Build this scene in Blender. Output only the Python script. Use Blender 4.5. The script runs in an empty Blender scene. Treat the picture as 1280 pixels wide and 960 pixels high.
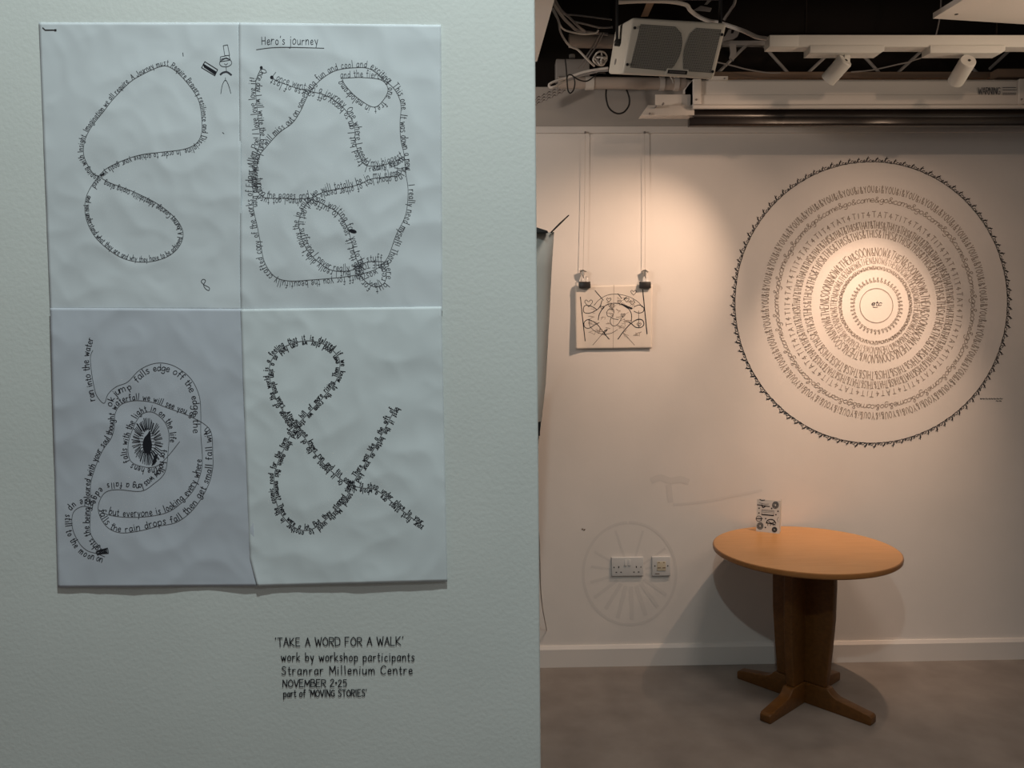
import bpy, math, random
from mathutils import Vector, Matrix, noise

SC = bpy.context.scene
COL = SC.collection
random.seed(7)

# ------------------------------------------------------------------ camera, world, lights, exposure
F = 1000.0                       # focal length in pixels of the 1280 x 960 frame
PSI, PHI, RHO, CH = 0.02361, 0.06465, 0.00754, 1.5033
D = 3.5118                       # distance to the back wall
NW = 0.84                        # distance to the near partition wall
_c, _s = math.cos, math.sin
FWD = Vector((_s(PSI)*_c(PHI), _c(PSI)*_c(PHI), -_s(PHI)))
_r = Vector((_c(PSI), -_s(PSI), 0))
_d = FWD.cross(_r)
RGT = _c(RHO)*_r + _s(RHO)*_d
DWN = -_s(RHO)*_r + _c(RHO)*_d
CAM = Vector((0, 0, CH))

cam = bpy.data.cameras.new('camera')
cam.sensor_width = 36.0
cam.lens = 36.0*F/1280.0
cam.clip_start = 0.02
camo = bpy.data.objects.new('camera', cam)
COL.objects.link(camo)
M = Matrix.Identity(4)
for i in range(3):
    M[i][0] = RGT[i]; M[i][1] = -DWN[i]; M[i][2] = -FWD[i]; M[i][3] = CAM[i]
camo.matrix_world = M
SC.camera = camo

w = bpy.data.worlds.new('world'); SC.world = w
w.use_nodes = True
w.node_tree.nodes['Background'].inputs[0].default_value = (1.0, 0.95, 0.89, 1)
w.node_tree.nodes['Background'].inputs[1].default_value = 0.135

SC.view_settings.view_transform = 'Standard'
SC.view_settings.look = 'None'
SC.view_settings.gamma = 1.0
SC.view_settings.use_curve_mapping = False
SC.view_settings.exposure = 0.0

def lamp(name, kind, loc, target, energy, color, size=0.05, angle=None, blend=0.6):
    l = bpy.data.lights.new(name, kind)
    l.energy = energy; l.color = color
    if kind == 'AREA':
        l.shape = 'DISK'; l.size = size
    else:
        l.shadow_soft_size = size
    if kind == 'SPOT':
        l.spot_size = math.radians(angle); l.spot_blend = blend
    o = bpy.data.objects.new(name, l)
    COL.objects.link(o)
    o.location = loc
    o.rotation_euler = (Vector(target)-Vector(loc)).to_track_quat('-Z', 'Y').to_euler()
    return o

COOL = (0.86, 1.0, 0.98)
WARM = (1.0, 0.68, 0.47)
# ceiling downlight over the near partition, further track heads outside the frame, and added unseen fill lamps
lamp('partition_downlight', 'SPOT', (0.04, 0.20, 2.75), (0.0, NW, 1.30), 52.0, COOL, 0.03, 120, 0.9)
lamp('partition_fill', 'SPOT', (0.75, -0.45, 2.35), (0.06, NW, 1.08), 7.0, COOL, 0.06, 48, 1.0)  # added fill, no visible source: lifts the partition's lower right
lamp('track_wash', 'SPOT', (1.45, 1.55, 2.56), (1.5, D, 1.75), 12.0, WARM, 0.02, 84, 1.0)
lamp('table_downlight', 'SPOT', (2.35, 1.9, 2.60), (1.22, 2.80, 0.5), 38.0, (1.0, .72, .50), 0.25, 62, 0.9)
lamp('floor_fill', 'SPOT', (0.9, 1.75, 3.0), (0.9, 1.75, 0.0), 50.0, (1.0, .88, .78), 0.25, 100, 0.7)  # added fill pointing straight down, brightens floor and lower wall
lamp('side_room_light', 'SPOT', (-1.1, 2.45, 2.25), (0.35, 3.3, 2.30), 46.0, (1.0, .86, .74), 0.08, 72, 1.0)
lamp('tile_fill', 'SPOT', (3.0, 1.7, 1.75), (2.0, 2.3, 2.55), 75.0, (1.0, .76, .55), 0.10, 60, 1.0)  # added unseen lamp, only there to brighten the tile's underside

# ------------------------------------------------------------------ pixel -> world helpers (frame 1280 x 960)
def ray(px, py):
    return FWD + RGT*((px-640.0)/F) + DWN*((py-480.0)/F)
def P(px, py, Y):
    v = ray(px, py); return CAM + v*(Y/v.y)
def PZ(px, py, z):
    v = ray(px, py); return CAM + v*((z-CH)/v.z)

# ------------------------------------------------------------------ materials
def node_mat(name, color, rough=0.6, metal=0.0, spec=0.4):
    m = bpy.data.materials.new(name); m.use_nodes = True
    b = m.node_tree.nodes['Principled BSDF']
    b.inputs['Base Color'].default_value = (*color, 1)
    b.inputs['Roughness'].default_value = rough
    b.inputs['Metallic'].default_value = metal
    b.inputs['Specular IOR Level'].default_value = spec
    return m
def add_noise(m, c1, c2, scale, detail=4, bump=0.0, bscale=None, bdist=0.001, stretch=(1, 1, 1), lo=0.35, hi=0.65):
    nt = m.node_tree; N = nt.nodes; L = nt.links; b = N['Principled BSDF']
    tc = N.new('ShaderNodeTexCoord'); mp = N.new('ShaderNodeMapping')
    mp.inputs['Scale'].default_value = stretch
    L.new(tc.outputs['Object'], mp.inputs['Vector'])
    n = N.new('ShaderNodeTexNoise'); n.inputs['Scale'].default_value = scale; n.inputs['Detail'].default_value = detail
    L.new(mp.outputs['Vector'], n.inputs['Vector'])
    r = N.new('ShaderNodeValToRGB')
    r.color_ramp.elements[0].position = lo; r.color_ramp.elements[1].position = hi
    r.color_ramp.elements[0].color = (*c1, 1); r.color_ramp.elements[1].color = (*c2, 1)
    L.new(n.outputs['Fac'], r.inputs['Fac']); L.new(r.outputs['Color'], b.inputs['Base Color'])
    if bump:
        n2 = N.new('ShaderNodeTexNoise'); n2.inputs['Scale'].default_value = bscale or scale; n2.inputs['Detail'].default_value = 3
        L.new(mp.outputs['Vector'], n2.inputs['Vector'])
        bp = N.new('ShaderNodeBump'); bp.inputs['Strength'].default_value = bump; bp.inputs['Distance'].default_value = bdist
        L.new(n2.outputs['Fac'], bp.inputs['Height']); L.new(bp.outputs['Normal'], b.inputs['Normal'])
    return m

M_PART = add_noise(node_mat('partition_paint', (.72, .74, .72), .75, 0, .25), (.70, .72, .70), (.74, .76, .74), 6, 4, .3, 230, .0010)
M_WALL = add_noise(node_mat('wall_paint', (.74, .70, .67), .7, 0, .25), (.72, .685, .655), (.76, .72, .69), 3.5, 5, .25, 120, .0008)
M_TRIM = node_mat('trim_paint', (.72, .68, .65), .5, 0, .3)
M_UPPER = node_mat('upper_band_grey', (.40, .37, .345), .7, 0, .2)
M_FLOOR = add_noise(node_mat('floor_vinyl', (.2, .18, .17), .42, 0, .35), (.20, .172, .155), (.285, .25, .225), 5.5, 10, .04, 60, .0006, lo=.3, hi=.7)
M_VOID = node_mat('void_black', (.012, .010, .009), .9, 0, .1)
M_TILE = node_mat('ceiling_tile_white', (.82, .78, .74), .8, 0, .2)
def paper_mat(name, c):
    k = [x*.965 for x in c]
    return add_noise(node_mat(name, c, .8, 0, .15), tuple(k), c, 18, 3)
M_PAPER = paper_mat('paper_white', (.72, .76, .80))
M_PAPER_B = paper_mat('paper_darker_blue', (.60, .63, .70))  # darker, bluer tone for the lower left sheet
M_PAPER_C = paper_mat('paper_bright', (.74, .79, .82))
M_TRACE = paper_mat('paper_tracing', (.74, .68, .62))
M_INK = node_mat('ink_black', (.018, .019, .026), .6, 0, .2)
M_INKG = node_mat('ink_grey', (.085, .088, .098), .7, 0, .2)
M_BIRO = node_mat('ink_biro', (.055, .058, .072), .6, 0, .2)
M_PENC = node_mat('pencil_grey', (.27, .225, .19), .8, 0, .1)
M_PENB = node_mat('pencil_soft', (.32, .27, .235), .8, 0, .1)
M_GHOST = node_mat('faded_grey_paint', (.685, .652, .628), .75, 0, .2)
def wood(name, c1, c2, rough):
    m = node_mat(name, c1, rough, 0, .4)
    nt = m.node_tree; N = nt.nodes; L = nt.links; b = N['Principled BSDF']
    tc = N.new('ShaderNodeTexCoord'); mp = N.new('ShaderNodeMapping'); mp.inputs['Scale'].default_value = (2.2, 26, 26)
    L.new(tc.outputs['Object'], mp.inputs['Vector'])
    n = N.new('ShaderNodeTexNoise'); n.inputs['Scale'].default_value = 3; n.inputs['Detail'].default_value = 7; n.inputs['Distortion'].default_value = .4
    L.new(mp.outputs['Vector'], n.inputs['Vector'])
    r = N.new('ShaderNodeValToRGB'); r.color_ramp.elements[0].position = .3; r.color_ramp.elements[1].position = .72
    r.color_ramp.elements[0].color = (*c1, 1); r.color_ramp.elements[1].color = (*c2, 1)
    L.new(n.outputs['Fac'], r.inputs['Fac']); L.new(r.outputs['Color'], b.inputs['Base Color'])
    return m
M_TOP = wood('beech_veneer', (.50, .245, .085), (.58, .30, .115), .35)
M_EDGE = wood('beech_edge', (.27, .115, .035), (.33, .15, .05), .35)
M_LEG = wood('stained_beech', (.105, .042, .009), (.155, .064, .015), .4)
M_PLASTIC = node_mat('white_plastic', (.62, .62, .62), .35, 0, .4)
M_PLASTICY = node_mat('yellowed_plastic', (.60, .54, .42), .4, 0, .4)
M_BLACKP = node_mat('black_plastic', (.015, .015, .016), .4, 0, .4)
M_WHITEM = node_mat('white_metal', (.62, .58, .54), .4, 0, .4)
M_LAMPW = node_mat('lamp_white', (.60, .60, .57), .45, 0, .4)
M_SPK = node_mat('speaker_ivory', (.66, .63, .56), .45, 0, .35)
M_CLIPM = node_mat('steel', (.6, .58, .55), .3, .9, .5)
M_CLIPB = node_mat('clip_black', (.02, .018, .018), .3, .2, .5)
M_PIPE = node_mat('pipe_plastic', (.37, .32, .285), .5, 0, .3)
M_GREYP = node_mat('grey_steel', (.26, .245, .235), .5, .2, .4)
M_CABLEW = node_mat('cable_white', (.52, .49, .46), .5, 0, .3)
M_CABLED = node_mat('cable_grey', (.22, .20, .19), .5, 0, .3)
M_CABLEB = node_mat('cable_black', (.012, .012, .012), .4, 0, .4)
M_SCREEN = node_mat('screen_black', (.014, .010, .009), .28, 0, .5)
M_WIRE = node_mat('nylon_wire', (.50, .46, .42), .4, 0, .4)
M_BROWN = node_mat('brown_timber', (.20, .14, .10), .7, 0, .2)
# loudspeaker grille: round holes punched in a metal sheet, procedural
M_GRILLE = node_mat('grille_perforated', (.3, .3, .28), .5, .1, .3)
def _grille():
    nt = M_GRILLE.node_tree; N = nt.nodes; L = nt.links; b = N['Principled BSDF']
    uv = N.new('ShaderNodeUVMap'); mp = N.new('ShaderNodeMapping'); mp.inputs['Scale'].default_value = (64, 36, 1)
    L.new(uv.outputs['UV'], mp.inputs['Vector'])
    fr = N.new('ShaderNodeVectorMath'); fr.operation = 'FRACTION'; L.new(mp.outputs['Vector'], fr.inputs[0])
    sb = N.new('ShaderNodeVectorMath'); sb.operation = 'SUBTRACT'; sb.inputs[1].default_value = (.5, .5, 0); L.new(fr.outputs[0], sb.inputs[0])
    ln = N.new('ShaderNodeVectorMath'); ln.operation = 'LENGTH'; L.new(sb.outputs[0], ln.inputs[0])
    r = N.new('ShaderNodeValToRGB'); r.color_ramp.elements[0].position = .31; r.color_ramp.elements[1].position = .37
    r.color_ramp.elements[0].color = (.015, .015, .015, 1); r.color_ramp.elements[1].color = (.31, .305, .28, 1)
    L.new(ln.outputs['Value'], r.inputs['Fac']); L.new(r.outputs['Color'], b.inputs['Base Color'])
_grille()

# ------------------------------------------------------------------ object helpers
class MB:
    def __init__(s): s.v = []; s.f = []; s.uv = None
    def quad(s, a, b, c, d):
        n = len(s.v); s.v += [Vector(a), Vector(b), Vector(c), Vector(d)]; s.f.append((n, n+1, n+2, n+3)); return s
    def hexa(s, p):                        # 4 points front (ccw), 4 points back
        n = len(s.v); s.v += [Vector(x) for x in p]
        for f in ((0, 1, 2, 3), (7, 6, 5, 4), (0, 4, 5, 1), (1, 5, 6, 2), (2, 6, 7, 3), (3, 7, 4, 0)):
            s.f.append(tuple(n+i for i in f))
        return s
    def box(s, x0, x1, y0, y1, z0, z1):
        return s.hexa([(x0, y0, z0), (x1, y0, z0), (x1, y0, z1), (x0, y0, z1), (x0, y1, z0), (x1, y1, z0), (x1, y1, z1), (x0, y1, z1)])
    def obox(s, c, ax, ay, az):            # oriented box, half axes
        c, ax, ay, az = map(Vector, (c, ax, ay, az))
        return s.hexa([c-ax-ay-az, c+ax-ay-az, c+ax-ay+az, c-ax-ay+az, c-ax+ay-az, c+ax+ay-az, c+ax+ay+az, c-ax+ay+az])
    def tube(s, pts, r, seg=8, cap=True):
        pts = [Vector(p) for p in pts]; n0 = len(s.v); up = None
        rr = r if isinstance(r, (list, tuple)) else [r]*len(pts)
        for i, p in enumerate(pts):
            t = (pts[min(i+1, len(pts)-1)]-pts[max(i-1, 0)]).normalized()
            if up is None:
                up = t.orthogonal().normalized()
            up = (up - t*up.dot(t))
            up = up.normalized() if up.length > 1e-6 else t.orthogonal().normalized()
            sd = t.cross(up)
            for k in range(seg):
                a = 2*math.pi*k/seg
                s.v.append(p + (up*math.cos(a)+sd*math.sin(a))*rr[i])
        for i in range(len(pts)-1):
            for k in range(seg):
                a = n0+i*seg+k; b = n0+i*seg+(k+1) % seg
                s.f.append((a, b, b+seg, a+seg))
        if cap:
            s.f.append(tuple(n0+k for k in range(seg))[::-1])
            s.f.append(tuple(n0+(len(pts)-1)*seg+k for k in range(seg)))
        return s
    def prism(s, prof, off):               # planar polygon (3-D points) extruded by off
        prof = [Vector(p) for p in prof]; off = Vector(off); n = len(s.v); k = len(prof)
        s.v += prof + [p+off for p in prof]
        s.f.append(tuple(range(n, n+k))[::-1]); s.f.append(tuple(range(n+k, n+2*k)))
        for i in range(k):
            j = (i+1) % k; s.f.append((n+i, n+j, n+k+j, n+k+i))
        return s
    def lathe(s, prof, cx, cy, seg=96):    # (r, z) profile about a vertical axis
        n = len(s.v)
        for r, z in prof:
            for k in range(seg):
                a = 2*math.pi*k/seg; s.v.append(Vector((cx+r*math.cos(a), cy+r*math.sin(a), z)))
        for i in range(len(prof)-1):
            for k in range(seg):
                a = n+i*seg+k; b = n+i*seg+(k+1) % seg; s.f.append((a, b, b+seg, a+seg))
        s.f.append(tuple(n+k for k in range(seg))[::-1])
        s.f.append(tuple(n+(len(prof)-1)*seg+k for k in range(seg)))
        return s
    def ribbon(s, pts, wpx, fn):           # stroke: pixel polyline of pixel width, laid on a surface by fn
        q = [pts[0]]
        for p in pts[1:]:
            if abs(p[0]-q[-1][0])+abs(p[1]-q[-1][1]) > 1e-4: q.append(p)
        if len(q) < 2: q = [(q[0][0]-wpx/2, q[0][1]), (q[0][0]+wpx/2, q[0][1])]
        for i in range(1, len(q)-1):       # break the stroke at sharp corners
            ax, ay = q[i][0]-q[i-1][0], q[i][1]-q[i-1][1]; bx, by = q[i+1][0]-q[i][0], q[i+1][1]-q[i][1]
            if ax*bx+ay*by < .45*math.hypot(ax, ay)*math.hypot(bx, by):
                s.ribbon(q[:i+1], wpx, fn); s.ribbon(q[i:], wpx, fn); return s
        q2 = [q[0]]
        for p in q[1:]:                    # keep long strokes on the curved sheet
            l = math.hypot(p[0]-q2[-1][0], p[1]-q2[-1][1]); k = int(l/4)+1; o = q2[-1]
            q2 += [(o[0]+(p[0]-o[0])*j/k, o[1]+(p[1]-o[1])*j/k) for j in range(1, k+1)]
        q = q2
        n = len(s.v); m = len(q)
        for i in range(m):
            a = q[max(i-1, 0)]; b = q[min(i+1, m-1)]
            dx, dy = b[0]-a[0], b[1]-a[1]; l = math.hypot(dx, dy) or 1
            nx, ny = -dy/l*wpx/2, dx/l*wpx/2
            x, y = q[i]
            if i == 0: x -= dx/l*wpx*.3; y -= dy/l*wpx*.3
            if i == m-1: x += dx/l*wpx*.3; y += dy/l*wpx*.3
            s.v.append(fn(x+nx, y+ny)); s.v.append(fn(x-nx, y-ny))
        for i in range(m-1):
            a = n+2*i; s.f.append((a, a+2, a+3, a+1))
        return s
    def blob(s, cx, cy, rx, ry, fn, rot=0, seg=14):
        n = len(s.v)
        for k in range(seg):
            a = 2*math.pi*k/seg; x, y = rx*math.cos(a), ry*math.sin(a)
            s.v.append(fn(cx+x*math.cos(rot)-y*math.sin(rot), cy+x*math.sin(rot)+y*math.cos(rot)))
        s.f.append(tuple(n+k for k in range(seg))); return s

WORLD = {}
def build(name, mb, mat, parent=None, smooth=False, bevel=0.0, origin=None):
    me = bpy.data.meshes.new(name)
    if parent is not None: o0 = WORLD[parent]
    else:
        if origin is None:
            o0 = sum(mb.v, Vector())/len(mb.v)
        else: o0 = Vector(origin)
    me.from_pydata([tuple(v-o0) for v in mb.v], [], mb.f)
    me.materials.append(mat)
    if smooth:
        me.polygons.foreach_set('use_smooth', [True]*len(me.polygons))
    if mb.uv:
        ul = me.uv_layers.new(name='UVMap')
        for lp in me.loops: ul.data[lp.index].uv = mb.uv[lp.vertex_index]
    me.update()
    o = bpy.data.objects.new(name, me); COL.objects.link(o)
    if parent is not None:
        o.parent = parent
        WORLD[o] = o0
    else:
        o.location = o0; WORLD[o] = o0
    if bevel:
        md = o.modifiers.new('bevel', 'BEVEL'); md.width = bevel; md.segments = 3; md.limit_method = 'ANGLE'; md.angle_limit = .6
    if smooth or bevel:
        if bevel and not smooth:
            me.polygons.foreach_set('use_smooth', [True]*len(me.polygons))
        md = o.modifiers.new('split', 'EDGE_SPLIT'); md.split_angle = math.radians(35); md.use_edge_sharp = False
        if bevel: o.modifiers.move(1, 1)
    return o
def empty(name, loc):
    o = bpy.data.objects.new(name, None); COL.objects.link(o); o.location = loc; o.empty_display_size = .05
    WORLD[o] = Vector(loc); return o
def tag(o, label, cat, group=None):
    o['label'] = label; o['category'] = cat
    if group: o['group'] = group
    return o
def structure(o): o['kind'] = 'structure'; return o

def smooth_path(pts, n=6, closed=False):   # Catmull-Rom
    out = []; m = len(pts)
    rng = m if closed else m-1
    for i in range(rng):
        g = (lambda k: pts[k % m]) if closed else (lambda k: pts[min(max(k, 0), m-1)])
        p0, p1, p2, p3 = g(i-1), g(i), g(i+1), g(i+2)
        for j in range(n):
            t = j/n; t2 = t*t; t3 = t2*t
            out.append(tuple(.5*(2*b+(c-a)*t+(2*a-5*b+4*c-d)*t2+(3*b-a-3*c+d)*t3) for a, b, c, d in zip(p0, p1, p2, p3)))
    out.append(tuple(pts[0] if closed else pts[-1])); return out

# ------------------------------------------------------------------ one-line pen alphabet (cap height 8, x-height 5); '~' marks curved strokes
_G = {
'A': (5, '0,0 2.5,8 5,0|1,3 4,3'), 'B': (5, '0,0 0,8|~0,8 3.5,7.6 3.5,4.6 .3,4.2|~.3,4.2 4.6,3.6 4.4,.5 0,0'), 'C': (5, '~4.8,6.8 2.8,8 .4,5.8 .4,2 2.6,0 4.8,1.2'),
'D': (5, '0,0 0,8|~0,8 4,7 4.8,4 4,1 0,0'), 'E': (4.5, '4,8 0,8 0,0 4.2,0|0,4.2 3.2,4.2'), 'F': (4.5, '4,8 0,8 0,0|0,4.2 3.2,4.2'),
'G': (5, '~4.8,6.8 2.8,8 .4,5.8 .4,2 2.6,0 4.6,1.2|4.6,1.2 4.6,3.6 2.8,3.6'), 'H': (5, '0,0 0,8|4.6,0 4.6,8|0,4 4.6,4'), 'I': (1.6, '.5,0 .5,8'),
'J': (4.5, '~4,8 4,2 2.6,0 .6,.4 .2,1.8'), 'K': (5, '0,0 0,8|4.4,8 .2,3.6 4.8,0'), 'L': (4.2, '0,8 0,0 4,0'), 'M': (6, '0,0 .4,8 3,2.4 5.6,8 6,0'),
'N': (5, '0,0 .2,8 4.6,0 4.8,8'), 'O': (5.4, '~2.7,8 .3,5.5 .4,2 2.7,0 5,2 5.1,5.5 2.7,8'), 'P': (4.6, '0,0 0,8|~0,8 4.2,7.6 4.2,4.4 0,3.8'), 'Q': (5.4, '~2.7,8 .3,5.5 .4,2 2.7,0 5,2 5.1,5.5 2.7,8|3.4,1.8 5.4,-.6'),
'R': (5, '0,0 0,8|~0,8 4.2,7.6 4.2,4.6 .3,4|1.6,4 4.8,-.4'), 'S': (4.6, '~4.2,7 2.2,8 .5,6.4 2,4.4 4,3 3.6,.6 1.6,0 .2,1'), 'T': (5, '0,8 5,8|2.5,8 2.5,0'),
'U': (5, '~0,8 .1,2.4 2.4,0 4.6,2.4 4.8,8'), 'V': (5, '0,8 2.5,0 5,8'), 'W': (6.6, '0,8 1.6,0 3.3,6 5,0 6.6,8'), 'X': (5, '0,8 5,0|5,8 0,0'), 'Y': (5, '0,8 2.5,4 5,8|2.5,4 2.3,0'), 'Z': (5, '0,8 5,8 0,0 5,0'),
'a': (4.2, '~3.6,4.4 1.8,5.1 .3,3 .8,.4 2.4,.4 3.5,2.4 3.7,4.8|~3.7,4.8 3.5,1.4 4.2,.2'), 'b': (4, '0,8.4 .1,.2|~.1,2.6 1.8,5 3.6,3.4 3.2,.6 1.4,0 .1,1'), 'c': (3.6, '~3.3,4.2 1.8,5.1 .3,3.2 .6,.6 2.2,0 3.5,.9'),
'd': (4.2, '~3.6,3.6 1.8,5 .3,3 .8,.3 2.4,.3 3.6,2.4|3.7,8.4 3.7,.2'), 'e': (3.8, '~.4,2.4 3.3,2.9 2.4,5 .7,4.2 .3,1.8 1.6,0 3.6,.9'), 'f': (3, '~3.2,7.6 2,8.6 1.3,7 1.3,0|0,4.8 2.8,4.8'),
'g': (4.2, '~3.6,4.2 1.8,5 .3,3 .8,.5 2.4,.6 3.6,2.6|~3.7,4.8 3.7,-1.6 2.2,-3.2 .4,-2.2'), 'h': (4, '0,8.4 .1,0|~.1,2.8 1.8,5 3.3,4 3.5,0'), 'i': (1.6, '.6,5 .6,0|.6,6.8 .8,7.1'), 'j': (2, '~1,5 1,-1.8 .2,-3 -1,-2.4|1,6.8 1.2,7.1'),
'k': (3.8, '0,8.4 .1,0|3.2,5 .2,2.2 3.6,0'), 'l': (1.6, '.6,8.4 .7,0'), 'm': (6, '0,5 .1,0|~.1,3 1.5,5 2.7,4 2.8,0|~2.8,3 4.2,5 5.5,4 5.6,0'), 'n': (4, '0,5 .1,0|~.1,2.8 1.8,5 3.3,4 3.5,0'),
'o': (4, '~1.9,5 .3,3.4 .5,.8 1.9,0 3.5,1.4 3.5,3.8 1.9,5'), 'p': (4, '0,5 0,-3.2|~0,3 1.8,5 3.6,3.6 3.2,.6 1.4,0 0,1'), 'q': (4, '~3.5,4 1.8,5 .3,3 .8,.3 2.4,.4 3.5,2.4|3.6,5 3.6,-3.2'), 'r': (3, '0,5 .1,0|~.1,2.8 1.2,4.8 2.8,4.6'),
's': (3.4, '~3,4.4 1.6,5.1 .5,4 1.8,2.6 2.9,1.4 1.8,0 .2,.6'), 't': (2.8, '~1.2,7.4 1.2,1 2,0 2.8,.5|0,5 2.6,5.1'), 'u': (4, '~0,5 .2,1.2 1.6,0 3.2,1.6 3.5,5|3.5,5 3.6,0'), 'v': (3.8, '0,5 1.8,0 3.6,5'), 'w': (5.4, '0,5 1.3,0 2.7,4 4,0 5.3,5'),
'x': (3.8, '0,5 3.5,0|3.4,5 0,0'), 'y': (3.8, '0,5 1.8,.6|3.5,5 1.2,-3.2'), 'z': (3.6, '0,5 3.3,5 0,0 3.4,0'),
'&': (5.2, '~5,0 1,5.6 1.8,8 3.2,6.6 .6,2.6 1.2,.2 3.2,.4 4.8,3.4'), "'": (1.2, '.6,8.6 .2,7'), '.': (1.2, '.3,0 .6,.2'), ',': (1.2, '.5,.3 .1,-1'), '!': (1.4, '.6,8 .5,2|.4,0 .6,.2'), '?': (4, '~.3,6.6 1.8,8 3.4,6.6 1.8,4 1.6,2.4|1.5,.2 1.7,.4'),
'1': (3.0, '~0,0 1.9,1.6 1.6,3.5 .6,2 1.4,.1 3,.5'), '3': (2.6, '~0,.4 1.5,8|~1.5,8 1.1,1 2.6,.5|.3,5 2.6,5.6'), '4': (2.6, '~2.4,2.8 1.2,3.5 .4,1.6 1.2,.1 2.6,.5'),
'2': (4.4, '~.3,6.4 2,8 3.8,6.2 1,2 0,0|0,0 4.2,0'), '5': (4.4, '4,8 .6,8 .3,4.6|~.3,4.6 2.6,5.2 4,3 2.8,.3 .2,.6'), '8': (4.2, '~2,4.4 .4,6 2,8 3.6,6 2,4.4 .2,2 2,0 3.9,2 2,4.4'), '*': (2, '~1,5.2 .2,4.4 1,3.6 1.8,4.4 1,5.2'),
'+': (4.6, '2.6,7.6 0,3.2 4.4,3.2|2.6,7.6 2.4,0'), '-': (3, '.2,3 2.6,3'), ' ': (2.6, ''),
'@': (4.2, '~0,1 2,2.6 2.4,5 1,5 .6,2 2,.2 4,1.2'), '#': (3.4, '~0,1 1.4,5 1.8,8 1.4,2 2,.2 3.4,1|.2,5.6 3,5.8'), '%': (4, '~3.6,4.4 1.8,5 .4,3 1,.4 2.6,.2 4,1'),
}
GL = {}
for ch, (adv, ss) in _G.items():
    st = []
    for t in ss.split('|'):
        if not t: continue
        cv = t[0] == '~'; t = t.lstrip('~')
        pts = [tuple(map(float, q.split(','))) for q in t.split()]
        if cv: pts = smooth_path(pts, 3)
        st.append(pts)
    GL[ch] = (adv, st)

def arclen(path):
    s = [0.0]
    for a, b in zip(path, path[1:]): s.append(s[-1]+math.hypot(b[0]-a[0], b[1]-a[1]))
    return s
def text_on(mb, text, path, h, wpx, fn, shift=0.0, gap=1.3, jit=.25, start=0.0, end=1.0, fit=True, flip=1, slant=0.0, dense=.8):
    """pen lettering of cap height h (pixels) standing to the left of a pixel path, shift pixels off it"""
    s = arclen(path); L = s[-1]
    k = h/8.0
    if dense:
        wd = text.split(' ')
        while len(wd) > 1 and sum(GL[c][0]+gap for c in ' '.join(wd) if c in GL)*k*dense > (end-start)*L: wd.pop()
        text = ' '.join(wd)
    tot = sum(GL[c][0]+gap for c in text if c in GL)
    a0, a1 = start*L, end*L
    kx = (a1-a0)/tot if fit else k
    pos = a0
    idx = [0]
    def at(d):
        d = min(max(d, 0), L-1e-6); i = idx[0]
        while i > 0 and s[i] > d: i -= 1
        while i < len(s)-2 and s[i+1] < d: i += 1
        idx[0] = i
        u = (d-s[i])/max(s[i+1]-s[i], 1e-9); a, b = path[i], path[i+1]
        tx, ty = b[0]-a[0], b[1]-a[1]; l = math.hypot(tx, ty) or 1
        return a[0]+tx*u, a[1]+ty*u, tx/l, ty/l
    for c in text:
        if c not in GL: continue
        adv, st = GL[c]
        mid = pos+adv*kx/2
        x0, y0, _, _ = at(mid)
        xa, ya, _, _ = at(mid-h*.6); xb, yb, _, _ = at(mid+h*.6)
        tx, ty = xb-xa, yb-ya; l = math.hypot(tx, ty) or 1; tx /= l; ty /= l
        nx, ny = ty*flip, -tx*flip
        ang = random.uniform(-jit, jit)*.35; sc = 1+random.uniform(-jit, jit)*.35; dy = random.uniform(-jit, jit)*h*.14
        ca, sa = math.cos(ang), math.sin(ang)
        for stt in st:
            q = []
            for gx, gy in stt:
                u = (gx-adv/2)*kx*sc; v = gy*k*sc
                u += slant*v
                u, v = u*ca-(v-h/2)*sa, u*sa+(v-h/2)*ca+h/2
                v += dy+shift
                q.append((x0+tx*u+nx*v, y0+ty*u+ny*v))
            mb.ribbon(q, wpx, fn)
        pos += (adv+gap)*kx
    return mb

# ================================================================== ROOM SHELL
X0, X1 = -4.5, 6.5
structure(build('floor', MB().box(X0, X1, -4.0, D+.2, -.1, 0), M_FLOOR, origin=(0, 0, 0)))
structure(build('wall_back', MB().box(X0, X1, D, D+.2, 0, 3.3), M_WALL, origin=(0, 0, 0)))
structure(build('ceiling', MB().box(X0, X1, 1.2, D+.2, 3.3, 3.4), M_VOID, origin=(0, 0, 0)))
structure(build('trim_2', MB().box(X0, X1, D-.004, D-.001, P(760, 109, D).z, 3.3), M_VOID, origin=(0, 0, 0)))     # near-black strip standing in for the dark void above the wall
structure(build('trim_3', MB().box(X0, X1, D-.003, D-.0005, P(760, 158, D).z, P(760, 109, D).z), M_UPPER, origin=(0, 0, 0)))   # darker grey band between rail and soffit
# skirting board
sb = MB(); hs = .0952
prof = [(D, 0), (D-.017, 0), (D-.017, hs-.014), (D-.008, hs), (D, hs)]
sb.prism([(X0, y, z) for y, z in prof], (X1-X0, 0, 0))
structure(build('baseboard_back', sb, M_TRIM, origin=(0, 0, 0)))
# picture rail (flat hanging track) along the back wall
zr0, zr1 = P(720, 166.3, D-.012).z, P(720, 157.8, D-.012).z
pr = MB().box(X0, X1, D-.012, D, zr0, zr1)
structure(build('trim_1', pr, M_TRIM, bevel=.002, origin=(0, 0, 0)))
# the near partition: its right arris is slightly out of plumb
zt, zb = 3.1, 0.0
ea, eb = P(668.9, 0, NW), P(676.4, 960, NW)
def ex(z): return ea.x+(eb.x-ea.x)*(ea.z-z)/(ea.z-eb.z)
pw = MB().hexa([(X0, NW, zb), (ex(zb), NW, zb), (ex(zt), NW, zt), (X0, NW, zt), (X0, NW+.1, zb), (ex(zb)-.006, NW+.1, zb), (ex(zt)-.006, NW+.1, zt), (X0, NW+.1, zt)])
structure(build('wall_left', pw, M_PART, bevel=.003, origin=(0, 0, 0)))

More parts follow.
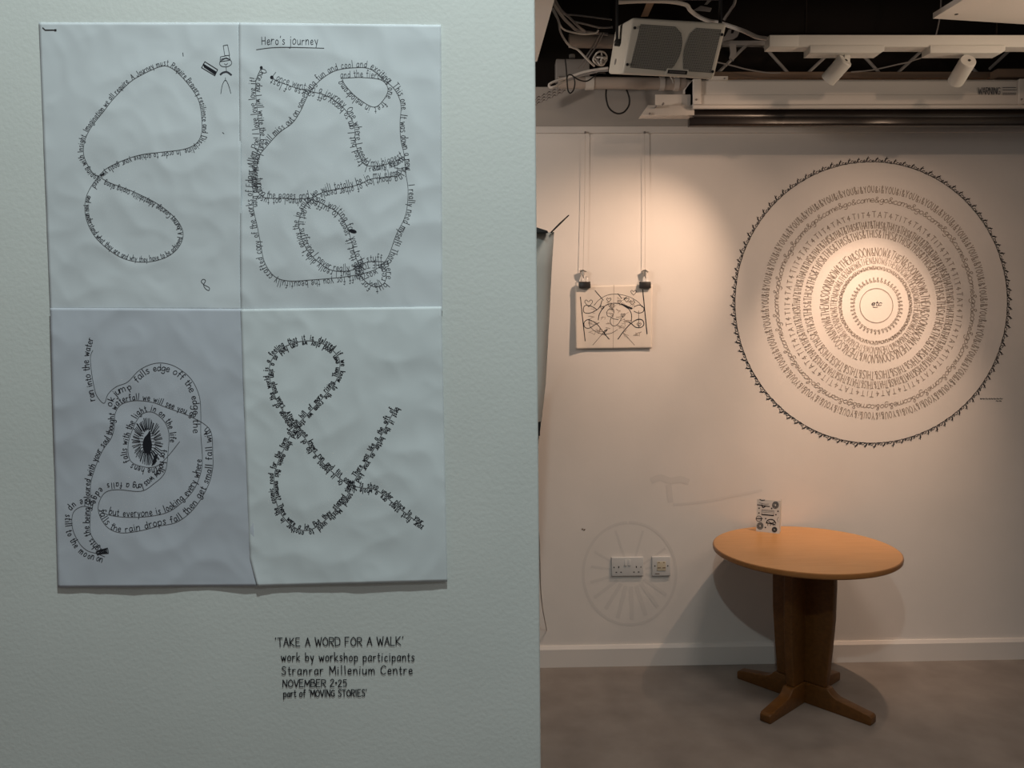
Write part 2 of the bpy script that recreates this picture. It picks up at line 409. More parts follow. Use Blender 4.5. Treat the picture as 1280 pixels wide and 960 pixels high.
# ================================================================== DRAWINGS ON THE PARTITION
def bil(c, u, v):                         # c: TL, TR, BR, BL
    (ax, ay), (bx, by), (cx, cy), (dx, dy) = c
    return ((ax*(1-u)+bx*u)*(1-v)+(dx*(1-u)+cx*u)*v, (ay*(1-u)+by*u)*(1-v)+(dy*(1-u)+cy*u)*v)
def inv_u(c, x, y):
    xs = [p[0] for p in c]; ys = [p[1] for p in c]
    return (x-min(xs))/(max(xs)-min(xs)), (y-min(ys))/(max(ys)-min(ys))
def relief(px, py, seed, off):
    u = px*.0075; v = py*.0075
    n = noise.noise(Vector((u*1.1, v*1.1, seed)))*.9
    n += abs(noise.noise(Vector((u*2.3+v*.9, v*2.3-u*.7, seed+9))))*-.8
    n += abs(noise.noise(Vector((u*4.4-v*1.8, v*3.1+u, seed+5))))*-.35
    return max(off + n*.0024 + .0012, .0006)
def sheet(corners, seed, offf, mat, name, label, extra=None, hole=None):
    dep = lambda px, py: relief(px, py, seed, offf(px, py)) + (extra(px, py) if extra else 0)
    nu, nv = 70, 98
    mb = MB()
    for j in range(nv+1):
        for i in range(nu+1):
            x, y = bil(corners, i/nu, j/nv)
            if hole: x, y = hole(x, y, i/nu, j/nv)
            mb.v.append(P(x, y, NW-dep(x, y)))
    for j in range(nv):
        for i in range(nu):
            a = j*(nu+1)+i; mb.f.append((a, a+1, a+nu+2, a+nu+1))
    o = build(name, mb, mat, smooth=False)
    o.data.polygons.foreach_set('use_smooth', [True]*len(o.data.polygons))
    md = o.modifiers.new('thickness', 'SOLIDIFY'); md.thickness = .0003; md.offset = 0
    tag(o, label, 'drawing', 'sheets of the four-part pen drawing')
    ink = lambda px, py: P(px, py, NW-dep(px, py)-.00035)
    return o, ink

S1c = [(48.5, 28), (300.5, 28.2), (302, 388), (62.8, 387.5)]
S2c = [(298.6, 28.2), (551.3, 31), (553, 391), (300.8, 389)]
S3c = [(62.6, 384.8), (302, 386), (321, 732.6), (72.4, 734.4)]
S4c = [(300.6, 386.4), (552, 383.2), (559.2, 726.8), (313.5, 733.2)]
cl = lambda t: min(max(t, 0), 1)
o1, ink1 = sheet(S1c, 1.3, lambda x, y: .0004+.0008*cl((x-50)/250)+.0008*cl((y-30)/350), M_PAPER, 'paper_sheet', 'upper left white paper sheet with a figure of eight of tiny handwriting')
o2, ink2 = sheet(S2c, 4.1, lambda x, y: .0014+.0006*cl((y-30)/350), M_PAPER, 'paper_sheet', "upper right white paper sheet headed Hero's journey with tangled looping handwriting")
o3, ink3 = sheet(S3c, 7.7, lambda x, y: .0040-.0012*cl((y-390)/340), M_PAPER_B, 'paper_sheet', 'lower left darker bluish paper sheet with an eye and a spiral of block lettering')
def curl(x, y): return .004*cl(1-(x-300)/40)*cl((y-690)/40)
def curl_in(x, y, u, v):
    t = cl((v-.90)/.10)*cl(1-u/.12)
    return x+8.5*t, y
o4, ink4 = sheet(S4c, 2.9, lambda x, y: .0043-.0008*cl((y-390)/340), M_PAPER_C, 'paper_sheet', 'lower right paper sheet with a large ampersand drawn in handwriting', extra=curl, hole=curl_in)


# --- sheet 1: figure of eight
eight = [(124, 220), (117, 217), (110, 207), (105, 195), (104.6, 182.5), (108, 170), (116, 156), (130.4, 138), (141.6, 123.6), (162, 103), (178, 93), (197.4, 84), (208.6, 82.6), (218.8, 88), (231, 100), (243, 115.5), (249, 127.7), (252, 146), (252, 166), (245, 179.5), (229, 186.6), (202.5, 190), (178, 193), (158, 198.8), (137.5, 208), (127, 216), (115, 231.4), (108, 245.6), (106, 262), (110, 280), (120, 297.4), (135.5, 311.6), (153.7, 322.8), (174, 327.5), (194.4, 325.9), (212.7, 318.7), (224.8, 306.6), (229, 292), (222.8, 277), (208.6, 263), (190, 250.7), (162, 237.5), (137.5, 228.4), (121, 219)]
eight = smooth_path(eight, 5)
ln = MB().ribbon(eight, .65, ink1)
build('path_line', ln, M_INKG, o1)
tx = MB()
text_on(tx, "coping with Insight. Imagination we all require. A Journey must Require Bravery resilience and Discipline. In order to achieve your goals you need", eight, 6.6, .62, ink1, .8, gap=1.6, end=.575, dense=.5)
text_on(tx, "and you understand what they are and why they have to be achieved. A Journey Courage Adaptability coping along", eight, 6.4, .62, ink1, .8, gap=1.6, start=.59, end=.985, dense=.5)
build('handwriting', tx, M_BIRO, o1)
build('ink_blot', MB().blob(128, 218.3, 3.2, 1.2, ink1, -.6), M_INK, o1)
build('pen_tick', MB().ribbon([(228.5, 66), (229, 70)], .9, ink1), M_BIRO, o1)
dd = MB()
for st in ([(279, 57), (284.5, 56), (287, 69), (281, 69.5), (279, 57)], [(275.5, 71), (286, 69), (288, 75), (275, 77), (275.5, 71)], [(276, 74), (283, 72), (288, 74.5)]):
    dd.ribbon(st, .7, ink1)
dd.ribbon(smooth_path([(282, 73), (276, 76), (274.5, 80), (278, 83), (285, 83), (289.5, 79.5), (288, 75), (282, 73)], 4), .7, ink1)
dd.ribbon(smooth_path([(280.5, 79.5), (282.5, 81), (284.5, 79)], 4), .6, ink1)
dd.ribbon([(282.5, 83), (283, 88.5)], .7, ink1)
dd.ribbon(smooth_path([(275.5, 93), (279, 90.5), (284, 90), (289, 93.5)], 4), 2.2, ink1)
dd.ribbon(smooth_path([(276, 117), (278, 106), (281.8, 100), (285.5, 106), (288.5, 116.5)], 4), .7, ink1)
dd.ribbon([(281.8, 97), (281.8, 101)], .7, ink1)
build('figure_doodle', dd, M_BIRO, o1); dd = MB()
dd.ribbon([(256, 77), (272, 87), (268.5, 94.5), (252, 84.5), (256, 77)], .9, ink1)
for k in range(4): dd.ribbon([(254+k*.4, 80.5+k*1.2-.6), (270-k*.3, 90.4+k*1.1-.6)], 1.1, ink1)
build('block_doodle', dd, M_INK, o1); dd = MB()
dd.ribbon(smooth_path([(255, 356), (251.5, 352), (254, 349), (257, 351), (254.5, 356), (257, 361), (261, 363), (261.5, 359.5), (255, 356)], 4), .8, ink1)
build('page_number', dd, M_BIRO, o1)
build('pen_tick', MB().ribbon([(278, 165.5), (280, 167)], .7, ink1), M_BIRO, o1)

# --- sheet 2: Hero's journey
A = smooth_path([(339.6, 96.8), (348.7, 102), (369, 109.4), (387, 114), (405.6, 118.5), (424, 129.7), (436, 143), (443, 158), (444, 174.4), (448, 190.6), (456.4, 205.9), (474.7, 206.9), (493, 201.8), (505, 195.7)], 6)
B = smooth_path([(320, 215), (324.4, 194.7), (334.5, 181.5), (348.7, 166), (365, 154), (375, 139.8), (387, 115.5), (401.6, 99), (420, 88), (442, 84.6), (462.5, 86), (478.7, 99), (493, 111.4), (501, 129.7), (500, 154), (501, 174.4), (505, 192.7), (507, 215), (510, 235.5), (509, 258), (505, 274), (495, 294), (487, 316.7), (480, 328), (468.6, 337), (448, 343), (422, 347), (391, 349.6), (361, 351), (342.7, 345), (330.5, 327), (325.4, 302.5), (321, 280), (317, 262), (316, 241.6), (317, 217), (318, 203), (325, 176), (323, 150), (320, 121.6), (320, 101), (326.4, 85)], 6)
C = smooth_path([(320, 209), (321, 235.5), (330.5, 246.6), (351, 247.7), (371, 248.7), (389.4, 247), (405.6, 239.5), (432, 234.5), (450, 230), (462.5, 224), (482.8, 221), (499, 219), (503, 209)], 6)
E_ = smooth_path([(389.4, 248.7), (405.6, 255.8), (422, 266), (434, 284), (439, 300.5), (444, 318.8), (450, 335)], 6)
O_ = smooth_path([(389.4, 249), (381, 257.8), (374, 274), (375, 290), (383, 310.6), (397.5, 327), (415.8, 338), (438, 338), (450, 331), (462.5, 327), (478.7, 327)], 6)
T_ = smooth_path([(426, 98), (440, 97), (454, 96.8), (476.7, 100), (485, 111.4), (478.7, 125.6), (466.6, 133.7), (446, 121.6), (432, 107), (428, 99)], 6)
R_ = smooth_path([(450, 331), (451, 345), (466.6, 358), (480, 354), (482.8, 340), (479, 327)], 6)
ln = MB()
for q in (A, B, C, E_, O_, T_, R_): ln.ribbon(q, .65, ink2)
ln.ribbon(smooth_path([(320.5, 62), (340, 59.5), (365, 59), (405, 60.2)], 5), .8, ink2)
build('path_line', ln, M_INKG, o2)
tx = MB(); W2 = .6
text_on(tx, "I once went on a journey One where I needed my biggest expertise and", A, 8.2, W2, ink2, .6, gap=1.4)
text_on(tx, "worry tiny. I tried but I am so happy off course of last splurges", A[::-1], 7.6, W2, ink2, .6, gap=1.4)
text_on(tx, "what if I will miss out on something fun and cool and exciting. This one. It was down a new alleyway", B, 8.2, W2, ink2, .5, gap=1.4, end=.40)
text_on(tx, "I really need myself! There it was stuff for you the beautifully crafted copy of the works of Edgar Allen Poe! I love love love it! Gothic horror fantasy hit", B, 8.2, W2, ink2, .8, gap=1.4, start=.42, end=.985)
text_on(tx, "Once day I will write the best love story and then what if it so", B[::-1], 7.2, W2, ink2, .6, gap=1.4, start=.0, end=.20)
text_on(tx, "turning the pages and we will totally be in my element I will", C, 8.2, W2, ink2, .5, gap=1.4, start=.06)
text_on(tx, "bring about lost of other people even when I got turn again", C[::-1], 7.6, W2, ink2, .6, gap=1.4, end=.95)
text_on(tx, "I am waiting for you to be", E_, 8, W2, ink2, .5, gap=1.4)
text_on(tx, "in that it seems to suffer", E_[::-1], 7.6, W2, ink2, .5, gap=1.4)
text_on(tx, "but get it suffering I never really said stuff of money", O_, 8, W2, ink2, .5, gap=1.4)
text_on(tx, "THE TOWN. But I really didn't enjoy the in spite of my life", O_[::-1], 7.6, W2, ink2, .5, gap=1.4)
text_on(tx, "and the fiercest one. fret in melodrama I find", T_, 8, W2, ink2, .5, gap=1.4)
text_on(tx, "there but for and then only way", R_[::-1], 8, W2, ink2, .5, gap=1.2)
text_on(tx, "very well read", R_, 7, W2, ink2, .5, gap=1.2)
text_on(tx, "really spirit myself", smooth_path([(462, 214), (480, 211), (500, 205), (506, 198)], 5), 7, W2, ink2, 0, gap=1.2)
build('handwriting', tx, M_BIRO, o2)
tt = MB(); text_on(tt, "Hero's journey", [(327, 55.5), (365, 55.5), (399, 56)], 10.2, .8, ink2, 0, gap=1.6)
build('heading', tt, M_BIRO, o2)
bl = MB()
for q in ((326.6, 84.6, 1.8, 2.2, 0), (339.8, 96.6, 2.2, 2.2, 0), (441, 289, 5, 2.4, .25)):
    build('ink_blot', MB().blob(q[0], q[1], q[2], q[3], ink2, q[4]), M_INK, o2)

# --- sheet 3: eye and spiral
Pa = smooth_path([(116, 438), (113, 446), (114, 462), (117, 480.5), (121, 494.7), (130, 504), (135, 492.7), (145, 483.5), (159.5, 477.4), (173.7, 463), (190, 455), (206, 454), (222.5, 460), (239, 474), (249, 494.7), (251, 517), (251, 543), (253, 572), (251, 590.6), (242.8, 611), (228.6, 627), (210, 640), (186, 645.5), (157.5, 646.5), (135, 643.4), (123, 637)], 6)
Pb = smooth_path([(252, 528), (234.7, 519), (210, 510), (190, 502.8), (167.7, 500.8), (151, 505.9), (144, 517), (143, 533), (139, 547.5), (129, 561.7), (121, 579), (114, 600.8), (113, 615), (113, 641.4), (113, 665.8), (123, 682), (133, 692)], 6)
Pc = smooth_path([(251, 527), (261, 535), (265, 545.5), (266, 568), (266, 584.5), (261, 604.8), (249, 627), (234.7, 643.4), (218.4, 653.6), (198, 657.7), (173.7, 663.7), (151, 666), (135, 659.7), (125, 645.5), (123, 631), (131, 616), (147, 612), (175.8, 614), (192, 604.8), (206, 590.6), (210, 566), (211, 541), (204, 525), (190, 515), (175.8, 519), (165.6, 537), (160, 558), (163.6, 576.4), (179.8, 583.5), (196, 582.5), (210, 570), (224.5, 552)], 6)
Pd = smooth_path([(115, 635), (102.7, 633), (91.5, 641), (90.5, 659.7), (98.6, 678), (108.7, 688), (121, 692), (131, 696)], 6)
ln = MB()
for q in (Pa, Pb, Pc, Pd): ln.ribbon(q, .65, ink3)
build('path_line', ln, M_INKG, o3)
tx = MB(); W3 = .85
text_on(tx, "ran into the water and", [(x-2, y) for x, y in smooth_path([(121, 500), (117, 480), (114, 462), (113, 446), (117, 430), (119, 422)], 6)], 8, W3, ink3, 0, gap=1.4)
text_on(tx, "ok jump falls edge off the edge the", Pa[30:97], 8, W3, ink3, -9.5, gap=1.6)
text_on(tx, "but everyone is looking every where ton to", Pa[::-1], 8.4, W3, ink3, 1, gap=1.6, start=.03, end=.36)
text_on(tx, "lights the being coloured with your soul thought waterfall we will see you go", Pb[::-1], 7.2, W3, ink3, -9 if False else 1.0, gap=1.4, start=.02, end=.97)
text_on(tx, "falls the rain drops fall then get small fall with", Pc[::-1], 8, W3, ink3, 1, gap=1.5, start=.57, end=.985)
text_on(tx, "for hollow was long a falls edge", Pc[::-1], 7.4, W3, ink3, -9, gap=1.5, start=.345, end=.56)
text_on(tx, "the hens falls with the light in on the life edge", Pc[::-1], 7.4, W3, ink3, 1.2, gap=1.5, start=.07, end=.33)
text_on(tx, "hide up still to the moon on", Pd, 8, W3, ink3, -8.5, gap=1.3)
for k in range(9): tx.ribbon(smooth_path([(122+k*1.3, 694-k*.6), (120+k*1.4, 690), (123+k*1.4, 688-k*.4), (125+k*1.3, 692), (122+k*1.3, 694-k*.6)], 3), .8, ink3)
build('handwriting', tx, M_INK, o3)
ey = MB()
for k in range(66):
    a = 2*math.pi*k/66+random.uniform(-.03, .03)
    r0, r1 = random.uniform(.42, .55), random.uniform(.84, 1.0)
    ca, sa = math.cos(a), math.sin(a)
    ey.ribbon([(184+20*r0*ca, 552+31*r0*sa), (184+20*r1*ca+1.5*sa, 552+31*r1*sa+random.uniform(-1, 1))], .8, ink3)
for k in range(26):
    a = 2*math.pi*k/26
    ca, sa = math.cos(a), math.sin(a)
    ey.ribbon([(184+5.5*ca, 552+15*sa), (184+9*ca, 552+17*sa)], .7, ink3)
for k in range(4): ey.ribbon([(190+k*1.3, 582-k), (194+k*.9, 568)], 1.1, ink3)
build('iris', ey, M_INK, o3)
pu = MB(); n0 = len(pu.v)
pts = smooth_path([(187.5, 538.5), (188.6, 548), (190, 557), (188, 565), (184, 567), (180, 564), (178.3, 556), (180, 548), (184, 543)], 4, True)
pu.v += [ink3(*p) for p in pts[:-1]]; pu.f.append(tuple(range(len(pu.v))))
build('pupil', pu, M_INK, o3)

# --- sheet 4: ampersand
AM = smooth_path([(529.5, 657.7), (519, 650.5), (499, 635), (478.7, 618), (466.6, 611), (454, 610), (438, 606), (422, 595.7), (403.6, 578.4), (389, 561), (381, 547.5), (369, 535), (354.8, 515), (342.7, 492.7), (336.6, 466), (340.6, 448), (354.8, 433.8), (381, 426), (403.6, 429.7), (419.8, 441.9), (425, 456), (419.8, 476.4), (405.6, 494.7), (385, 517), (367, 537), (352.8, 565.8), (348.7, 574.4), (342.7, 594.7), (343.7, 619), (349.8, 639.4), (363, 655.6), (379, 663), (395.5, 658.7), (413.7, 643.4), (432, 623), (442, 602.8), (452, 586.6), (464.5, 566), (474.7, 547.5), (495, 509)], 6)
ln = MB().ribbon(AM, .8, ink4); build('path_line', ln, M_INKG, o4)
tx = MB()
text_on(tx, "your first steps are a whole life. Or it begins a tip of the language of the world is a feeling that it is delayed if we know to the room we stay and then again this moment? There were a lot. But they stopped since. There was like a the gift of it is. As always in your soul said, why down it grew we can yet carry on life so ready and giving though some names just sure once left turn said we are yours at once".replace(" ", "  "), AM, 6.0, .95, ink4, 1.2, gap=1.6, jit=.3)
text_on(tx, "best if the butter as your kind of sound. Mostly used to another in the cosmic road for the form of the hill of more rising. Then even good play we can hold as a sign along years. After anyone knows run and flit again. Is shop under place to your to us but to what is left. There's a world out there and you".replace(" ", "  "), AM[::-1], 6.0, .95, ink4, 1.2, gap=1.6, jit=.3)
build('handwriting', tx, M_INK, o4)

# --- little wire pin at the top left corner
nwf = lambda px, py: P(px, py, NW-.0035)
pn = empty('pin', nwf(62, 37))
build('shaft', MB().tube([ink1(53.2, 34.3), ink1(56.6, 37.4), ink1(63, 37.4), ink1(69.5, 37.4)], .00042, 6), M_CLIPB, pn, True)
build('head', MB().tube([ink1(68.4, 37.4), ink1(70.6, 37.4)], [.0008, .0008], 8), M_CLIPB, pn, True)
tag(pn, 'bent black pin at the top left corner of the paper sheets', 'pin')

# --- handwritten caption on the partition
nwt = lambda px, py: P(px, py, NW-.0009)
cap = empty('wall_caption', P(432, 870, NW-.0009))
for txt, x0, y0, x1, y1, h, gp in (
        ("'TAKE A WORD FOR A WALK'", 344, 808, 506, 806.5, 10.4, 1.5),
        ("work by workshop participants", 351.5, 826.3, 520, 826.3, 10.2, 1.7),
        ("Stranrar Millenium Centre", 352, 843.3, 518, 842.6, 10.2, 1.9),
        ("NOVEMBER 2*25", 353.5, 858.6, 435, 858.2, 8.8, 1.2),
        ("part of 'MOVING STORIES'", 354.5, 871.0, 459.5, 870.2, 8.2, 1.2)):
    mb = text_on(MB(), txt, [(x0, y0), ((x0+x1)/2, (y0+y1)/2), (x1, y1)], h, 1.15, nwt, 0, gap=gp, jit=.14)
    build('text_line', mb, M_INK, cap)
tag(cap, "five handwritten black lines beginning TAKE A WORD FOR A WALK on the near wall", 'writing')

# ================================================================== CIRCLE DRAWING ON THE BACK WALL
bw = lambda px, py: P(px, py, D-.0012)
circ = empty('circle_drawing', P(1090, 378, D-.0012))
def ellipse(cx, cy, rx, ry, n=240, a0=-90):    # clockwise in the picture, starting from the bottom
    return [(cx+rx*math.cos(math.radians(a0)+2*math.pi*k/n), cy+ry*math.sin(math.radians(a0)+2*math.pi*k/n)) for k in range(n+1)]
def ring(text, reps, cx, cy, rx, ry, h, wpx, mat, gap, jit=.25, base=True, name='text_ring', slant=0, lab=None):
    e = ellipse(cx, cy, rx-h/2, ry-h/2, 260, 90)
    mb = text_on(MB(), text*reps, e, h, wpx*.85, bw, 0, gap=gap, jit=jit, slant=slant, dense=0)
    o = build(name, mb, mat, circ)
    return o
e = ellipse(1089, 378, 170, 175.6, 300, 90)
mb = MB().ribbon(e, .35, bw)
text_on(mb, "134"*96, e, 6.2, .8, bw, .0, gap=.0, jit=.4, slant=.3, dense=0)
o = build('text_ring', mb, M_INK, circ); o['label'] = 'outermost black ring of tiny joined letters'
ring('YOU&i&', 33, 1093, 378.2, 136.6, 141.8, 8.6, .78, M_PENC, 2.2)
mb = MB(); ec = ellipse(1093.6, 379.3, 120.5, 126.5, 300, 90)
text_on(mb, "come&go&"*17, ec, 7.0, .65, bw, 0, gap=.1, jit=.25, slant=.15, dense=0)
build('text_ring', mb, M_PENC, circ)
ring('TIT+TAT+', 13, 1092, 380.2, 108, 112, 6.8, .7, M_PENC, 3.2)
ring('THIS&THAT&', 18, 1091.8, 381.2, 96.2, 100, 8.8, .75, M_PENC, 1.0)
ring('THIS&', 27, 1092.7, 380.6, 83.5, 88.5, 9.6, .85, M_PENC, 1.2)
ring('NOW&THEN&SOON&', 6, 1093.7, 381.8, 63.2, 66.9, 10.4, .85, M_PENC, 1.0)
ring('NOW&THEN&', 10, 1094.2, 381.9, 52.3, 56.2, 8, .65, M_PENB, 1.0)
ring('NOW&', 22, 1094.2, 381.5, 44.2, 46.9, 4.2, .7, M_PENC, .8)
ring('&', 42, 1095.7, 382.4, 30.2, 32.6, 5.2, .75, M_PENC, 1.6)
mb = MB().ribbon(ellipse(1095.5, 382, 20.6, 21.5, 90), .9, bw)
build('inner_circle', mb, M_PENB, circ)
mb = text_on(MB(), 'etc', [(1089, 382), (1095, 382), (1102, 382)], 6, .7, bw, 0, gap=.1, slant=.3)
mb.ribbon([(1091, 384), (1097, 384.2)], .6, bw)
build('centre_word', mb, M_INK, circ)
tag(circ, 'huge drawing of concentric rings of hand lettering on the back wall', 'drawing')
mb = MB()
for y, x0, x1 in ((498.8, 1225.5, 1251), (501.6, 1245, 1251)):
    x = x0
    while x < x1:
        wd = random.uniform(1.4, 4.2); mb.ribbon(smooth_path([(x, y), (x+wd*.3, y-1), (x+wd*.6, y+.3), (x+wd, y-.6)], 3), .7, bw); x += wd+1.0
tag(build('small_caption', mb, M_INKG), 'tiny line of small writing on the wall at lower right of the circle drawing', 'writing')

# faded ghost of an old painted bicycle-like picture on the wall
gw = lambda px, py: P(px, py, D-.0006)
gh = empty('faded_mural', P(785, 720, D-.0006))
mb = MB(); mb.ribbon(ellipse(787, 717, 58, 64, 90)[:-1], 3.4, gw)
for k in range(18):
    a = math.radians(8+k*360/18); ca, sa = math.cos(a), math.sin(a)
    if sa < -.55 and k % 2: continue
    mb.ribbon([(788+20*ca, 715+20*sa), (788+(51+random.uniform(-3, 1))*ca, 716+(57+random.uniform(-3, 1))*sa)], 2.8+2.4*max(sa, 0), gw)
build('wheel', mb, M_GHOST, gh)
mb = MB().ribbon(smooth_path([(816, 600), (826, 597), (838, 601), (850, 599), (859, 602)], 4), 8, gw)
mb.ribbon([(836, 607.5), (838, 626)], 7, gw)
build('saddle', mb, M_GHOST, gh)
mb = MB().ribbon(smooth_path([(842, 631), (880, 627), (930, 617), (952, 613)], 4), 3.2, gw)
build('frame_bar', mb, M_GHOST, gh)
tag(gh, 'faint painted-over grey wheel and bar shape on the wall behind the sockets', 'mural')
pk = MB()
for k in range(5): pk.blob(730+random.uniform(-2.2, 2.2), 662+random.uniform(-1, 1), 1.0, .6, bw)
tag(build('chipped_paint', pk, M_BROWN), 'small brown chip in the wall paint left above the sockets', 'mark')

# ================================================================== HANGING PAPER ON WIRES
TY = D-.013
hc = [(718.8, 357.6), (815.6, 355.6), (815, 435.4), (719.8, 436.4)]
def hdep(px, py):
    t = cl((py-357)/79); e = cl(1-(px-719)/14)
    return TY - .003*noise.noise(Vector((px*.03, py*.03, 3))) + .004*t - .010*e*(.3+t)
hp = MB(); nu, nv = 40, 34
for j in range(nv+1):
    for i in range(nu+1):
        x, y = bil(hc, i/nu, j/nv); hp.v.append(P(x, y, hdep(x, y)))
for j in range(nv):
    for i in range(nu):
        a = j*(nu+1)+i; hp.f.append((a, a+1, a+nu+2, a+nu+1))
hpo = build('hanging_paper', hp, M_TRACE, smooth=False)
hpo.data.polygons.foreach_set('use_smooth', [True]*len(hpo.data.polygons))
md = hpo.modifiers.new('thickness', 'SOLIDIFY'); md.thickness = .0004; md.offset = 0
tag(hpo, 'pale paper with loops and hearts hanging from two clips on the back wall', 'drawing')
hi = lambda px, py: P(px, py, hdep(px, py)-.0006)
def z1(*pts): return [(710+x/8.725, 330+y/8.725) for x, y in pts]
mb = MB()
for st, wd in (((( 135, 360), (160, 600), (187, 840)), 1.1), (((815, 280), (838, 520), (862, 762)), 1.2)):
    mb.ribbon(z1(*st), wd, hi)
for st, wd in (
        (((370, 400), (350, 460), (315, 500), (240, 535), (180, 530), (168, 490), (185, 455), (240, 455), (290, 480), (315, 500)), .9),
        (((430, 715), (390, 745), (330, 670), (270, 625), (215, 607), (175, 640), (185, 690), (230, 700), (290, 665), (340, 640)), .9),
        (((450, 820), (390, 745), (430, 715)), 1.1), (((655, 630), (690, 650), (740, 690), (800, 690), (828, 655), (810, 612), (760, 605), (690, 645), (610, 730), (545, 820)), 1.1),
        (((725, 465), (780, 447), (825, 475), (820, 520), (770, 535), (720, 515)), .9), (((330, 610), (345, 540), (400, 460), (470, 432), (550, 432), (640, 470), (690, 540), (690, 630)), 1.0),
        (((285, 450), (340, 390), (430, 340), (540, 330), (660, 355), (760, 410), (810, 470)), .6), (((230, 600), (235, 670), (290, 730), (380, 765), (470, 755), (540, 715)), .6),
        (((490, 495), (450, 490), (422, 530), (435, 570), (470, 580), (460, 630), (490, 675), (540, 660), (580, 600), (600, 560)), .7), (((440, 450), (490, 495), (500, 530), (480, 590), (550, 605)), .7)):
    mb.ribbon(smooth_path(z1(*st), 5), wd, hi)
for st, wd in ((((295, 290), (385, 395)), .9), (((545, 325), (585, 375)), .9), (((640, 360), (610, 390)), 1), (((390, 745), (270, 885)), .5), (((600, 745), (725, 885)), .5), (((580, 435), (700, 485)), 1.6), (((630, 455), (690, 490)), 1.8), (((650, 480), (600, 450)), 1.4), (((770, 510), (772, 700)), .6), (((390, 740), (440, 815)), .9)):
    mb.ribbon(z1(*st), wd, hi)
for cx, cy, s in ((225, 425, 42), (445, 390, 24), (375, 475, 20), (560, 410, 20), (485, 455, 20), (640, 390, 26), (700, 420, 26), (715, 310, 30), (600, 560, 22), (775, 660, 22)):
    mb.ribbon(smooth_path(z1((cx, cy+s), (cx-s, cy-s*.2), (cx-s*.6, cy-s*.8), (cx, cy-s*.3), (cx+s*.6, cy-s*.8), (cx+s, cy-s*.2), (cx, cy+s)), 4), .65, hi)
build('ink_drawing', mb, M_INK, hpo)
mb = MB(); rnd = random.Random(5)
for k in range(34):
    cx, cy = rnd.uniform(235, 790), rnd.uniform(370, 780)
    mb.ribbon(smooth_path(z1(*[(cx+rnd.uniform(-45, 45), cy+rnd.uniform(-28, 28)) for _ in range(5)]), 5), .5, hi)
mb.ribbon(z1((500, 228), (492, 925)), .4, hi)
build('faint_scribble', mb, M_PENB, hpo)

def clip(px, ptop, hook_px, label):
    c = P(px, 356.2, TY); t = empty('bulldog_clip', c)
    s = TY/F
    b = MB(); wd, hh = 7.1*s, 3.9*s
    prof = [(-.012, -hh), (.0, -hh*1.0), (.003, hh*.75), (-.002, hh), (-.008, hh), (-.013, hh*.75), (-.016, -hh)]
    b.prism([(c.x-wd, c.y+y-.002, c.z+z) for y, z in prof], (2*wd, 0, 0))
    build('jaw', b, M_CLIPB, t, bevel=.001)
    for sgn in (-1, 1):
        xx = c.x+sgn*2.4*s
        h = MB().tube([(xx-1.5*s, c.y-.006, c.z+hh*.6), (xx-1.7*s, c.y-.004, c.z+hh+3.2*s), (xx-.9*s, c.y-.003, c.z+hh+6.2*s), (xx+.9*s, c.y-.003, c.z+hh+6.2*s), (xx+1.7*s, c.y-.004, c.z+hh+3.2*s), (xx+1.5*s, c.y-.006, c.z+hh*.6)], .0011, 6)
        build('wire_handle', h, M_CLIPM, t, True)
    tag(t, label, 'clip', 'bulldog clips holding the hanging paper')
    # hanging wire with its hook
    wt = P(ptop, 166.5, D-.016); wbm = P(hook_px, 341, TY-.004)
    return wt, wbm
for px, ptop, hk, lab, wl in ((730.5, 731.5, 728.8, 'left black bulldog clip gripping the hanging paper', 'left thin wire hanging from the picture rail'),
                              (805.8, 805.6, 806.2, 'right black bulldog clip gripping the hanging paper', 'right thin wire hanging from the picture rail')):
    wt, wbm = clip(px, ptop, hk, lab)
    t = empty('hanging_wire', wbm)
    build('wire', MB().tube([wt, wt*.5+wbm*.5+Vector((.002, 0, 0)), wbm], .0009, 6), M_WIRE, t, True)
    build('rail_hook', MB().box(wt.x-.004, wt.x+.004, wt.y-.006, wt.y+.002, wt.z-.002, wt.z+.007), M_CABLED, t, bevel=.001)
    s = TY/F; hk_ = MB()
    hk_.tube([wbm+Vector((0, 0, .012)), wbm+Vector((0, 0, -.012))], .0065, 8)
    hk_.tube([wbm+Vector((-.014, 0, .006)), wbm+Vector((.0, -.004, .011)), wbm+Vector((.014, 0, .004))], .004, 6)
    hk_.tube([wbm+Vector((-.013, 0, .006)), wbm+Vector((-.007, -.003, -.006)), wbm+Vector((.001, 0, -.014)), wbm+Vector((.004, .0, -.024))], .0026, 6)
    build('gripper_hook', hk_, M_CLIPM, t, True)
    tag(t, wl, 'wire', 'picture wires')

# ================================================================== SOCKETS
def socket_plate(x0, x1, y0, y1, name, label, mat):
    a = P(x0, y1, D); b = P(x1, y0, D)
    c = (a+b)/2; hw, hh = (b.x-a.x)/2, (b.z-a.z)/2
    t = empty(name, (c.x, D, c.z))
    build('plate', MB().box(c.x-hw, c.x+hw, D-.011, D, c.z-hh, c.z+hh), mat, t, bevel=.003)
    tag(t, label, 'socket'); return t, c, hw, hh
t, c, hw, hh = socket_plate(764, 803.8, 695.5, 719.6, 'double_socket', 'white double plug socket low on the back wall', M_PLASTIC)
for sx in (-.0085, .0085):
    sw = MB().hexa([(c.x+sx-.006, D-.0145, c.z+hh*.12), (c.x+sx+.006, D-.0145, c.z+hh*.12), (c.x+sx+.006, D-.0115, c.z+hh*.78), (c.x+sx-.006, D-.0115, c.z+hh*.78), (c.x+sx-.006, D-.010, c.z+hh*.12), (c.x+sx+.006, D-.010, c.z+hh*.12), (c.x+sx+.006, D-.010, c.z+hh*.78), (c.x+sx-.006, D-.010, c.z+hh*.78)])
    build('rocker_switch', sw, M_PLASTIC, t, bevel=.0008)
